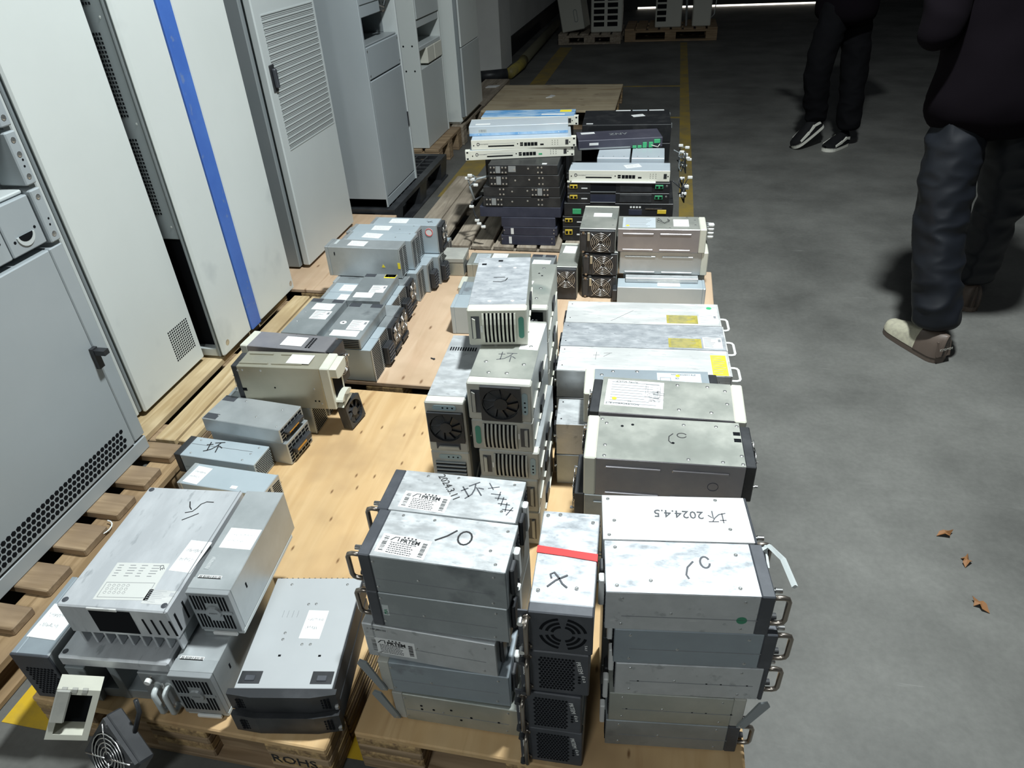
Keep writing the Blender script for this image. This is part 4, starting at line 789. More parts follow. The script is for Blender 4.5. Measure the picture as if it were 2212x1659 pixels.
# fan fronted units at the back of the aisle row
FG = 'fan fronted rectifiers behind the long modules'
def fanfront(label, x, y, z, w_, d_, h_, yaw, fs, off=(0, 0), sidebox=True, sticky=True):
    t = thing('rectifier_module', label, 'rectifier', (x, y, z), yaw, FG); D = (w_, d_, h_); F = face(D, 'F')
    ub(t, (-w_/2, -d_/2+0.018, 0.001), (w_/2, d_/2-0.012, h_-0.0008), OLIVE); ub(t, (-w_/2, d_/2-0.012, 0.001), (w_/2, d_/2, h_), BEIGE, 'end_cap'); q = ub(t, (-w_/2+0.002, -d_/2, 0.002), (w_/2-0.002, -d_/2+0.018, h_-0.002), BLK, 'fan_housing', 0.002)
    fan(q, F, off[0], off[1], fs, True, True, 0.006)
    if sidebox:
        MB().cbox((-w_*0.46, -h_*0.42, 0), (-w_*0.30, h_*0.36, 0.006), 0.002, F).build('connector_block', BLK, q); MB().cbox((-w_*0.27, h_*0.05, 0), (-w_*0.20, h_*0.40, 0.008), 0.001, F).build('brass_tab', GOLD, q); knob(q, F, -w_*0.38, h_*0.40, 0.006, 0.008, BRONZE); knob(q, F, -w_*0.38, -h_*0.42, 0.005, 0.008, BRONZE)
    if sticky: screws(t, face(D, 'T'), [(-w_*0.42, -d_*0.3), (w_*0.4, -d_*0.3), (-w_*0.15, d_*0.4), (w_*0.3, d_*0.4), (-w_*.42, d_*.05), (w_*.42, -d_*.05)], 0.0035)
    return t, D
t, D = fanfront('fan fronted rectifier with a small sticker, topmost of the three stacked', -0.238, 2.790, 0.331, 0.145, 0.272, 0.098, 1, 0.088, (0.014, 0)); sticker(t, face(D, 'T'), 0.01, 0.03, 0.075, 0.042, 0, style='hand')
fanfront('fan fronted rectifier, middle of the three stacked', -0.226, 2.790, 0.231, 0.145, 0.272, 0.0995, 1, 0.088, (0.014, 0)); fanfront('fan fronted rectifier, lowest of the three stacked', -0.228, 2.790, 0.131, 0.145, 0.272, 0.0995, 1, 0.088, (0.010, 0))
t, D = fanfront('narrow upright rectifier with one wire guarded fan, left of the three stacked fan units', -0.362, 2.752, 0.131, 0.088, 0.262, 0.142, 2, 0.080, (0, 0.024), False); sticker(t, face(D, 'T'), 0.0, 0.06, 0.055, 0.075, -4)
t, D = zte('purple sided rectifier with silver plate and square sticker, upper one beside the fan units', 0.014, 2.748, 0.331, 0.345, 0.136, 0.099, 2, 'R', BEIGE, PURP, True, False, FG, topm=OLIVE); Tp = face(D, 'T')
st, mm = sticker(t, Tp, -0.09, 0, 0.13, 0.11, 0, LABELG, 'lines', INKG, 'rating_plate'); MB().cyl((-0.045, -0.035, 0.0004), (0,0,1), 0.007, 0.0004, 16, M=mm).build('yellow_mark', YEL, st); sticker(t, Tp, 0.075, 0.0, 0.06, 0.075, 0); screws(t, Tp, [(0.03, 0.06), (0.03, -0.055), (0.13, 0.03), (0.13, -0.02), (0.1, 0.06)], 0.004)
MB().tube([(0.0, 0.01, 0.004), (-0.015, 0.02, 0.012), (-0.018, 0.005, 0.01), (0.01, -0.012, 0.004), (0.03, 0.01, 0.006), (0.022, 0.03, 0.004)], 0.0014, 5, M=Tp).build('loose_cord', BLK, t)
E = face(D, 'R')
for k in range(4): MB().tube([(0.05, 0.03-k*0.008, 0), (0.05, 0.032-k*0.008, 0.022), (0.05, 0.0-k*0.008, 0.03)], 0.003, 6, M=E).build('cable', GREYP, t, True)
for k in range(4): MB().cbox((0.02, 0.025-k*0.016, 0.012), (0.04, 0.038-k*0.016, 0.036), 0.004, E).build('white_plug', WHITEP, t)
zte('grey sided rectifier with beige right end, middle one beside the fan units', 0.028, 2.756, 0.231, 0.350, 0.136, 0.0995, 2, 'R', BEIGE, ZINC, True, False, FG); zte('grey rectifier at the bottom beside the fan units, behind the blue grey box', 0.034, 2.770, 0.131, 0.330, 0.115, 0.0995, 2, 'R', BEIGES, ZINC, False, False, FG)
t, D = zte('blue grey box with a square sticker lying in front of the ribbed rectifiers', 0.028, 2.646, 0.131, 0.350, 0.084, 0.081, 2.5, 'R', BLUEG, BLUEG, False, False, FG, capw=0.012); sticker(t, face(D, 'T'), 0.03, 0, 0.09, 0.055, 0); MB().cbox((-0.02, -0.03, 0), (0.03, 0.02, 0.02), 0.003, face(D, 'L')).build('fan_box', BLK, t)
flat_ = thing('cover_plate', 'thin silver cover plate lying on the blue grey box in front of the ribbed rectifiers', 'plate', (0.028, 2.668, 0.2125), 3)
ub(flat_, (-0.145, -0.020, 0), (0.145, 0.014, 0.020), ALU, 'plate'); MB().box((-0.10, -0.0205, 0.008), (0.14, -0.020, 0.012)).build('bright_edge', ALUW, flat_)
# ------------------------------------------------------------------ left group: flat and upright rectifiers
def tallu(label, x, y, z, w_, d_, h_, yaw, body=BLUEG, end='diag', capm=ZINC, group='upright grey rectifiers with fan ends', fancy=True, hood=False):
    t = thing('rectifier_module', label, 'rectifier', (x, y, z), yaw, group); D = (w_, d_, h_); R = face(D, 'R')
    ub(t, (-w_/2+0.014, -d_/2+0.0006, 0.0008), (w_/2-0.004, d_/2-0.0006, h_-0.0006), body); ub(t, (-w_/2, -d_/2, 0.0005), (-w_/2+0.014, d_/2, h_), capm, 'end_cap')
    e = ub(t, (w_/2-0.004, -d_/2+0.0003, 0.0005), (w_/2, d_/2-0.0003, h_-0.0003), ZINC, 'grille_plate', 0.0006)
    if end == 'diag':
        n = int(h_/0.0085)
        for k in range(n):
            v = -h_/2+0.008+k*(h_-0.016)/n
            for (u0, u1, s) in ((-d_*0.44, -d_*0.06, 0.006), (d_*0.06, d_*0.44, -0.006)):
                b = MB(); b.prism([(u0, v), (u1, v+s*0.6), (u1, v+s*0.6+0.0030), (u0, v+0.0030)], -0.0003, 0.0008, R); b.build('grille_slot', VOID, e)
    elif end == 'horiz':
        n = int(h_/0.008)
        for k in range(n): b = MB(); b.box((-d_*0.42, -h_/2+0.006+k*0.008, -0.0003), (d_*0.42, -h_/2+0.0096+k*0.008, 0.0008), R); b.build('grille_slot', VOID, e)
    if hood:
        q = MB(); q.cbox((-d_*0.34, -h_*0.42, 0), (d_*0.34, h_*0.16, 0.022), 0.004, R); q = q.build('fan_hood', BLK, t)
        for k in range(5): MB().cbox((-d_*0.30, -h_*0.36+k*h_*0.1, 0.022), (d_*0.30, -h_*0.31+k*h_*0.1, 0.026), 0.001, R).build('hood_louvre', CHAR, q)
    if end == 'fan':
        q = MB().cbox((-d_*0.47, -h_*0.46, 0), (d_*0.47, h_*0.46, 0.016), 0.002, R).build('fan_housing', BLK, t); fan(q, R @ T((0, 0, 0.016)), 0, h_*0.16, d_*0.92, True, False, 0.004); MB().cbox((-d_*0.4, -h_*0.42, 0.016), (d_*0.4, -h_*0.28, 0.022), 0.002, R).build('connector_block', BLK, q)
    return t, D
NG = 'upright grey rectifiers with grille ends'
t, D = tallu('upright grey rectifier with yellow triangle sign, nearest of the upper row', -1.177, 2.523, 0.264, 0.322, 0.085, 0.130, 0, ZINC, group=NG); Tp = face(D, 'T'); F = face(D, 'F')
sticker(t, Tp, -0.03, 0, 0.075, 0.05, -3); sticker(t, Tp, -0.125, 0.01, 0.012, 0.045, 0, CABM, 'none'); b = MB(); b.prism([(-0.008, -0.006), (0.008, -0.006), (0, 0.008)], -0.0002, 0.0004, F @ T((0.085, -0.012, 0))); b.build('warning_triangle', YEL, t); MB().box((-0.123, 0.028, -.0002), (-0.119, 0.042, .0005), F).build('slot', VOID, t)
MB().cbox((0.148, -0.022, -.0002), (0.159, 0.004, .0006), .0002, F).build('yellow_tape', YEL, t)
for (x, y, lab, v) in ((-1.140, 2.609, 'upright blue grey rectifier with a tilted sticker, second of the upper row', 0), (-1.150, 2.695, 'upright blue grey rectifier with a centred sticker, third of the upper row', 1)):
    t, D = tallu(lab, x, y, 0.264, 0.300, 0.084, 0.130, 0.5, BLUEG, group=NG); Tp = face(D, 'T'); sticker(t, Tp, -0.035+0.02*v, 0.0, 0.08, 0.05, -6 if not v else 0); screws(t, Tp, [(0.07, -0.01), (0.12, 0.03)], 0.003); L = face(D, 'L'); MB().cbox((-0.03, 0.03, 0), (0.03, 0.055, 0.02), 0.002, L).build('rear_bracket', GREYP, t)
t, D = tallu('upright blue grey rectifier with red ring sticker and x, farthest of the upper row', -1.085, 2.780, 0.264, 0.305, 0.084, 0.130, 0.5, BLUEG, 'fan', group=NG); Tp = face(D, 'T'); F = face(D, 'F'); sticker(t, Tp, -0.03, 0, 0.08, 0.05); pen(t, Tp, [[(-.5,.2),(.0,-.1),(.5,-.2)], [(.3,.3),(-.2,-.35)]], 0.11, 0, 0.03, 0, 0.0014)
MB().cyl((0.115, 0.033, -.0002), (0,0,1), 0.018, 0.0005, 24, M=F).build('ring_sticker', WHITE, t); MB().tube([(0.115+0.016*math.cos(k*math.pi/10), 0.033+0.016*math.sin(k*math.pi/10), 0.0005) for k in range(20)], 0.0016, 4, True, F).build('red_ring', RED, t)
LG = 'upright grey rectifiers of the lower row'
low = [(-1.128, 2.580, 'diag', False, 'warm grey upright rectifier, lower row end below the yellow triangle one'), (-1.110, 2.666, 'diag', True, 'upright rectifier with black fan hood, second of the lower row from the mesh door end'), (-1.085, 2.752, 'diag', True, 'upright rectifier with black fan hood, first of the lower row beside the small tin box'),
       (-1.150, 2.470, 'fan', False, 'upright rectifier with a wire fan guard between the warm grey end and stickered pair'), (-1.142, 2.384, 'horiz', True, 'pale upright rectifier with a sticker, far one of the pair beside the pine boards'), (-1.140, 2.299, 'horiz', True, 'pale upright rectifier with a sticker, near one of the pair beside the pine boards'),
       (-1.104, 2.215, 'fan', False, 'upright rectifier with a wire fan guard, far one below the flat units'), (-1.102, 2.131, 'fan', False, 'upright rectifier with a wire fan guard, near one below the flat units'), (-1.100, 2.047, 'horiz', True, 'blue grey upright rectifier with fan hood, below the flat unit with the round seal'), (-1.098, 1.963, 'horiz', False, 'warm grey upright rectifier at the plywood seam, last of the lower row')]
for (x, y, e, hd, lab) in low:
    t, D = tallu(lab, x, y, 0.131, 0.310, 0.083, 0.131, 0, BLUEG if e != 'fan' else ZINCD, e, ZINC, LG, hood=hd)
    if 'pair' in lab and 'pale' in lab: sticker(t, face(D, 'T'), -0.06 if 'far' in lab else -0.04, -0.004, 0.085, 0.056, 0)
# flat one unit modules lying on the row
def flat(label, x, y, z, w_, d_, h_, yaw, body=ZINCD, corners='B', group='flat modules lying on the lower row'):
    t = thing('flat_module', label, 'power module', (x, y, z), yaw, group); D = (w_, d_, h_); ub(t, (-w_/2, -d_/2, 0.0005), (w_/2, d_/2, h_-0.0004), body, c=0.002); Tp = face(D, 'T')
    cs = {'B': ((-1, 1), (1, 1)), 'L': ((-1, -1), (-1, 1)), 'F': ((-1, -1), (1, -1)), '': ()}[corners]
    for (sx, sy) in cs:
        cu, cv = sx*(w_/2-0.026), sy*(d_/2-0.016); MB().cbox((cu-0.022, cv-0.013, -0.0006), (cu+0.022, cv+0.013, 0.0004), 0.0003, Tp).build('corner_latch', CHAR, t)
    return t, D
t, D = flat('flat steel module with two white labels, left of the pair beside the pine board', -1.213, 2.072, 0.2635, 0.138, 0.264, 0.040, -1); Tp = face(D, 'T'); sticker(t, Tp, 0.004, 0.068, 0.078, 0.05, 0); sticker(t, Tp, 0.022, 0.005, 0.066, 0.062, 0, style='print', pm=INKG); screws(t, Tp, [(-0.045, 0.02), (-0.045, -0.05)], 0.003)
t, D = flat('flat steel module with a round seal and labels, right of the pair', -1.046, 2.050, 0.2635, 0.137, 0.256, 0.042, 0); Tp = face(D, 'T'); sticker(t, Tp, 0.025, -0.035, 0.064, 0.07, 0, style='print', pm=INKG); sticker(t, Tp, 0.0, -0.095, 0.10, 0.04, 0); MB().cyl((-0.035, -0.022, -.0002), (0,0,1), 0.012, 0.0006, 20, M=Tp).build('round_seal', WHITE, t); screws(t, Tp @ T((0, 0, 0.0004)), [(-0.035, -0.022)], 0.004, CHAR)
F = face(D, 'F')
for k in range(5): MB().box((-0.01, -0.016+k*0.007, -.0003), (0.062, -0.0125+k*0.007, .0006), F).build('grille_slot', VOID, t)
t, D = flat('flat steel module with a yellow warning sticker, resting on the stickered pair', -1.078, 2.316, 0.2635, 0.136, 0.232, 0.042, 2); Tp = face(D, 'T'); st, mm = sticker(t, Tp, 0.042, 0.095, 0.046, 0.032, 0, YEL, 'none', name='warning_sticker'); b = MB(); b.stroke([(-.012, .008), (.012, .008), (0, -.010), (-.012, .008)], .0014, .0004, .0007, mm); b.build('warning_symbol', INK, st); sticker(t, Tp, 0.028, -0.018, 0.06, 0.062, 0, style='print', pm=INKG); sticker(t, Tp, -0.012, -0.072, 0.075, 0.042, 0)
# purple topped and golden rectifiers
JG = 'large rectifiers lying across the near end of the row'
t, D = zte('heat tinted rectifier with beige left end and wire fan guard, behind the golden one', -1.133, 1.760, 0.233, 0.322, 0.093, 0.150, -1.5, 'L', BEIGE, PURP, False, True, JG); Tp = face(D, 'T'); sticker(t, Tp, 0.01, 0.0, 0.075, 0.055, 0); b = MB()
for i in range(2):
    for j in range(7): b.box((0.062+i*0.010, -0.032+j*0.009, -.0002), (0.068+i*0.010, -0.026+j*0.009, .0005), Tp)
b.build('vent_slots', VOID, t, kind='stuff')
t, D = zte('golden sided rectifier with a curved beige front and curled sticker, facing the gangway', -1.104, 1.648, 0.233, 0.318, 0.090, 0.152, 3.5, 'R', BEIGE, GOLD, False, True, JG, capw=0.03); Tp = face(D, 'T'); F = face(D, 'F')
for (a, b_, v) in ((-0.125, -0.045, 0.028), (-0.02, 0.085, 0.028), (-0.135, -0.04, -0.026), (-0.03, 0.07, -0.026)): MB().cbox((a, v-0.003, -0.001), (b_, v+0.003, 0.0028), 0.0015, Tp).build('rib', GOLD, t)
st, mm = sticker(t, Tp @ T((0, 0, 0.003)), 0.055, 0.0, 0.075, 0.05, -2); screws(t, F, [(-0.12, 0.062), (-0.06, 0.062), (0.10, 0.0), (0.115, -0.055), (-0.135, 0.06)], 0.0035); holes(t, F, [(-0.028, 0.0), (0.095, -0.045), (0.107, -0.045)], 0.003); holes(t, F, [(-0.13, -0.01)], 0.007, True)
R = face(D, 'R'); MB().cbox((-0.030, -0.045, 0.0), (0.030, 0.040, 0.002), 0.001, R).build('front_opening', VOID, t)
for (v0, v1) in ((0.044, 0.07), (-0.07, -0.05)):
    b = MB(); P = arc(0, v0, 0.040, 0.016, 180, 360, 8) if v0 > 0 else arc(0, v1, 0.040, 0.016, 0, 180, 8); b.prism([(-0.04, v1 if v0 > 0 else v0)]+P+[(0.04, v1 if v0 > 0 else v0)], 0, 0.022, R); b.build('front_brow', BEIGE, t)
t = thing('loose_fan', 'loose black fan leaning against the golden rectifier front', 'fan', (-0.938, 1.688, 0.133), 80); t.rotation_euler = (math.radians(-8), 0, math.radians(82)); fan(t, face((0.085, 0.024, 0.085), 'F'), 0, 0, 0.085, False, True, 0.012); ub(t, (-0.0425, -0.012, 0), (0.0425, 0.010, 0.085), BLK, 'casing')
for (y, lab) in ((1.652, 'low dark rectifier with a grille end, supporting the golden one'), (1.752, 'low dark rectifier hidden under the heat tinted one')): tallu(lab, -1.185, y, 0.131, 0.31, 0.085, 0.101, 0, ZINCD, 'horiz', ZINCD, JG)
# steel pair, marked box and stickered box
HG = 'small rectifiers on the near pallet'
def gridend(t, D, cols, rows_, tubm=BLK):
    R = face(D, 'R'); d_, h_ = D[1], D[2]
    for j in range(rows_):
        for i in range(cols):
            u0 = -d_*0.46+i*d_*0.92/cols; v0 = -h_*0.42+j*h_*0.84/rows_; b = MB(); b.box((u0, v0, -.0003), (u0+d_*0.92/cols*0.82, v0+h_*0.84/rows_*0.66, .0007), R); b.build('grille_slot', VOID, t)
    MB().cbox((-d_*0.36, -h_*0.10, 0), (d_*0.36, h_*0.16, 0.016), 0.003, R).build('handle_bar', tubm, t); MB().box((-d_*0.3, -h_*.02, .016), (d_*.1, h_*.06, .0165), R).build('amber_lettering', mat('amber print', (0.55, 0.25, 0.03), 0.5), t)
t, D = flat('flat steel rectifier with black corner latches, upper of the slanted pair', -1.182, 1.528, 0.214, 0.272, 0.126, 0.051, -5.5, ZINC, 'L', HG); screws(t, face(D, 'T'), [(-0.05, 0.045), (0.03, -0.02), (0.09, 0.03), (-0.09, -0.04), (0.12, -0.05)], 0.003); gridend(t, D, 6, 4)
t, D = flat('flat steel rectifier, lower of the slanted pair', -1.170, 1.528, 0.131, 0.270, 0.124, 0.0825, -5.5, ZINC, '', HG); gridend(t, D, 6, 6)
t, D = prtem('blue grey rectifier with a marker character on top, in front of the slanted steel pair', -1.236, 1.412, 0.131, 0.272, 0.088, 0.072, -3, 'L', BLUEG, BLK, None, group=HG, rear=False); Tp = face(D, 'T'); pen(t, Tp, HUAI, -0.03, 0.008, 0.055, 15, 0.003); screws(t, Tp, [(-0.09, 0.03), (-0.085, -0.03), (0.11, 0.03), (0.09, -0.03), (0.1, 0.0)], 0.003); M = face(D, 'R'); perf(t, M, -0.04, 0.04, -0.03, 0.03, 13, 10, 'hex', 0.8, stag=True); MB().box((-0.11, 0.0098, -.0002), (0.10, 0.0106, .0003), Tp).build('seam', INKG, t); knob(t, face(D, 'L'), 0.0, 0.02, .005, .012)
t, D = tallu('blue grey rectifier with a white sticker, partly behind the big flat unit', -1.150, 1.298, 0.131, 0.275, 0.088, 0.070, -3, BLUEG, 'diag', ZINC, HG); Tp = face(D, 'T'); sticker(t, Tp, -0.095, -0.004, 0.05, 0.07, -5); sticker(t, Tp, 0.04, -0.03, 0.02, 0.012, 0, style='none')
# big flat rectifier pair
AG = 'large flat rectifiers at the near pallet edge'
ALUB = mat('brushed cast aluminium', (0.50, 0.52, 0.54), 0.45, 0.35, col2=(0.60, 0.62, 0.64), scale=5, stretch=(3, 1, 1), col3=(0.40, 0.42, 0.44), scale3=18)
def bigflat(label, x, y, z, w_, d_, h_, yaw, upper):
    t = thing('large_rectifier', label, 'rectifier', (x, y, z), yaw, AG); D = (w_, d_, h_); F = face(D, 'F'); Tp = face(D, 'T')
    if upper:
        ub(t, (-w_/2, -d_/2, 0.036), (w_/2, d_/2, h_), ALUB, 'casing', 0.003); ub(t, (-w_/2+0.012, -d_/2+0.02, 0.0005), (w_/2-0.004, d_/2-0.004, 0.036), CABD, 'heat_sink_base')
        for k in range(9):
            q = MB(); q.cbox((-w_/2+0.012+k*0.027, -d_/2+0.002, 0.001), (-w_/2+0.017+k*0.027, -d_/2+0.02, 0.036), 0.001); q.build('heat_sink_fin', ALUB, t)
        MB().cbox((-w_*0.22, h_*-0.12, -.001), (w_*0.16, h_*0.44, .001), .0005, F).build('dark_window', VOID, t); MB().box((-w_*0.22, h_*0.44, -.001), (w_*0.05, h_*0.49, .002), F).build('window_tape', ALUW, t)
        for k in range(4): b = MB(); b.prism([(w_*0.24+k*0.019, 0.034), (w_*0.256+k*0.019, 0.034), (w_*0.268+k*0.019, -0.012), (w_*0.25+k*0.019, -0.012)], -.0004, .0008, F); b.build('vent_slot', VOID, t)
        R = face(D, 'R')
        for k in range(3): b = MB(); b.cbox((-d_*0.46+k*0.03, -0.014, -.0004), (-d_*0.445+k*0.03, 0.036, .0008), .0003, R); b.build('vent_slot', VOID, t)
        screws(t, Tp, [(-w_*0.45, -d_*0.46), (w_*0.45, -d_*0.455), (-w_*0.45, d_*0.47)], 0.0065, CHAR, 'recessed_bolt')
        st, mm = sticker(t, Tp, 0.005, -d_*0.30, 0.115, 0.095, 3, mat('silver print plate', (0.62, 0.63, 0.60), 0.45, 0.1), 'none', name='rating_plate')
        b = MB(); rnd = random.Random(4)
        for col in range(4):
            for r in range(5): b.box((-0.05+col*0.025, 0.040-r*0.007, .0004), (-0.05+col*0.025+0.008+0.010*rnd.random(), 0.0415-r*0.007, .0007), mm)
        for k in range(5):
            for r in range(3): b.tube([(-0.042+k*0.010+0.003*math.cos(a*math.pi/4), -0.012-r*0.009+0.003*math.sin(a*math.pi/4), .0005) for a in range(8)], .0004, 3, True, mm)
        b.frame(-0.052, 0.052, -0.042, -0.004, .0008, .0004, .0007, mm); b.build('lettering', INKG, st); text(st, 'CE', mm, 0.046, 0.036, 0.012, CHAR, -60, n=.0007)
        sticker(t, Tp, 0.095, -0.03, 0.05, 0.085, -4); sticker(t, Tp, 0.085, -d_*0.40, 0.06, 0.035, 0, ALUW, 'print', PENCIL, 'small_plate')
        pen(t, Tp, [[(-.45,.60),(-.30,.30),(-.16,.16)], [(.55,.62),(.25,.62),(.08,.48),(.02,.25),(-.08,.06),(-.34,-.02)], [(-.26,-.42),(.0,-.22),(.24,-.02)]], 0.035, 0.095, 0.058, 0, 0.0026, INK); MB().box((w_/2-0.006, -d_/2, -.001), (w_/2-0.004, d_/2, .0006), Tp).build('edge_seam', INKG, t)
    else:
        ub(t, (-w_/2, -d_/2+0.004, h_-0.03), (w_/2, d_/2, h_), ALUB, 'lid', 0.004); ub(t, (-w_/2+0.006, -d_/2+0.06, 0.0005), (w_/2-0.006, d_/2, h_-0.03), CABD, 'casing'); ub(t, (-w_/2+0.006, -d_/2, 0.0005), (-w_/2+0.05, -d_/2+0.06, h_-0.03), CABD, 'side_column'); ub(t, (w_/2-0.075, -d_/2, 0.0005), (w_/2-0.006, -d_/2+0.06, h_-0.03), GREYP, 'front_plate')
        ub(t, (-0.03, -d_/2+0.01, 0.0005), (-0.012, -d_/2+0.06, h_-0.03), CABD, 'divider'); ub(t, (-w_/2+0.05, -d_/2+0.012, 0.0005), (w_/2-0.075, -d_/2+0.06, 0.03), CABD, 'sill')
        for dx in (-0.055, 0.02): MB().cyl((dx, -d_/2+0.055, 0.07), (0, 1, 0), 0.022, 0.004, 16).build('coil_end', mat('dark copper', (0.10, 0.03, 0.02), 0.5), t)
        screws(t, Tp, [(-w_*0.45, -d_*0.45)], 0.006, CHAR, 'recessed_bolt'); knob(t, F, w_*0.30, 0.03, 0.007, 0.014, WHITEP, BRONZE); MB().cbox((w_*0.36, -0.02, 0), (w_*0.39, 0.012, .001), .0003, F).build('white_tab', WHITE, t)
        for k in (0.34, 0.44): handle(t, F, w_*k, -h_*0.42, w_*k, h_*0.05, 0.022, 0.006, CABM)
    return t
bigflat('big flat aluminium rectifier with printed plate and marker strokes, on the near pallet corner', -1.018, 0.882, 0.279, 0.236, 0.345, 0.121, 4.5, True)
bigflat('big flat rectifier with an opened front, underneath the one with marker strokes', -1.042, 0.842, 0.131, 0.243, 0.345, 0.147, 5.0, False)
def bmod(label, x, y, z, w_, d_, h_, yaw, lab2=True):
    t = thing('rectifier_module', label, 'rectifier', (x, y, z), yaw, AG); D = (w_, d_, h_); F = face(D, 'F'); Tp = face(D, 'T')
    ub(t, (-w_/2, -d_/2+0.012, 0.012), (w_/2, d_/2, h_), ZINC); ub(t, (-w_/2-.0004, -d_/2+0.012, h_-0.004), (w_/2+.0004, -d_/2+0.04, h_+.0004), ZINC, 'top_flange', .0006); f = ub(t, (-w_/2, -d_/2, 0.0125), (w_/2, -d_/2+0.0122, h_), GREYP, 'front_panel', 0.001); ub(t, (-w_/2, -d_/2+0.004, 0.0005), (w_/2, d_/2-0.02, 0.0115), CABM, 'foot_rail')
    for s in (1, -1):
        for k in range(11):
            u = -w_*0.43+k*w_*0.077
            if abs(u+0.002) < w_*0.17: v0, v1 = (0.030, 0.050) if s > 0 else (-0.048, -0.026)
            else: v0, v1 = (0.008, 0.050) if s > 0 else (-0.048, -0.006)
            b = MB(); b.prism([(u, v0), (u+w_*0.042, v0), (u+w_*0.042, v1), (u, v1)], -.0003, .0008, F @ T((0, 0.006, 0))); b.build('vent_slot', VOID, f)
    q = MB(); q.cyl((0, 0.008, 0), (0,0,1), w_*0.19, 0.004, 20, w_*0.17, M=F); q.box((-w_*0.44, 0.005, 0), (w_*0.44, 0.011, 0.001), F); q = q.build('round_boss', GREYP, f); text(q, 'EMERSON', F, 0, 0.008, 0.004, INKG, n=.0045)
    MB().cbox((-w_*0.22, -h_/2+0.002, -0.002), (w_*0.36, -h_/2+0.010, 0.004), .001, F).build('edge_connector', WHITEP, t)
    if lab2: sticker(t, Tp, -0.012, -d_*0.36, 0.05, 0.009, 0, WHITE, 'bar', INK, 'serial_label')
    MB().cbox((-d_*0.3, 0.014, -.0002), (-d_*0.285, 0.028, .0006), .0002, face(D, 'R')).build('side_slot', VOID, t); return t, D
t, D = bmod('upright rectifier with round boss grille and sticker, upper of two beside the big flat one', -0.845, 0.921, 0.272, 0.091, 0.297, 0.129, 5.0); Tp = face(D, 'T'); sticker(t, Tp, 0.006, 0.0, 0.072, 0.058, -2); sticker(t, Tp, -0.028, -0.07, 0.012, 0.036, -6, ZINC, 'lines', WHITE)
bmod('upright rectifier with round boss grille, lower of the two beside the big flat one', -0.866, 0.818, 0.131, 0.091, 0.297, 0.140, 5.5)
t, D = tallu('purple grey upright box with a white sticker at the outer pallet corner', -1.213, 0.757, 0.131, 0.088, 0.20, 0.150, 4, SLATE, '', SLATE, AG); Tp = face(D, 'T'); sticker(t, Tp, 0.0, -0.02, 0.07, 0.085, -3); f = ub(t, (-0.0445, -0.104, 0.0005), (0.0445, -0.098, 0.150), CHAR, 'front_cap'); perf(f, face((0.089, 0.208, 0.15), 'F'), -0.03, 0.035, -0.06, 0.035, 8, 12, 'hex', .8, stag=True)
# hanging bezel and fan
t = thing('fan_bezel', 'cracked pale plastic fan bezel hanging off the pallet corner', 'bezel', (-1.110, 0.592, 0.160), 20); t.rotation_euler = (math.radians(-18), math.radians(28), math.radians(25))
m = MB(); m.frame(-0.038, 0.038, 0.0, 0.115, 0.012, 0.0, 0.045, Matrix(((1,0,0,0),(0,0,-1,0),(0,1,0,0),(0,0,0,1)))); m.build('bezel_shell', BEIGE, t); MB().box((-0.027, -0.006, 0.012), (0.027, -0.004, 0.103)).build('dark_interior', VOID, t); MB().cbox((-0.038, -0.050, 0.04), (-0.012, -0.044, 0.115), .003).build('snap_edge', BEIGES, t)
for k in range(3): MB().cbox((-0.030+k*0.018, -0.047, 0.108), (-0.020+k*0.018, -0.04, 0.117), .001).build('snap_tooth', BEIGES, t)
t = thing('hanging_fan', 'black cooling fan with wire guard hanging from its cable in front of the pallet', 'fan', (-1.030, 0.553, 0.082), 0); t.rotation_euler = (math.radians(-28), math.radians(24), math.radians(-30)); ub(t, (-0.062, -0.006, 0), (0.062, 0.028, 0.118), BLK, 'casing', .004); fan(t, Matrix(((1,0,0,0),(0,0,-1,-0.006),(0,1,0,0.059),(0,0,0,1))), 0, 0, 0.116, True, True, 0.008)
MB().tube([(0, 0.02, 0.117), (-0.02, 0.03, 0.15), (-0.035, 0.02, 0.18)], 0.005, 6).build('cable', BLK, t, True)
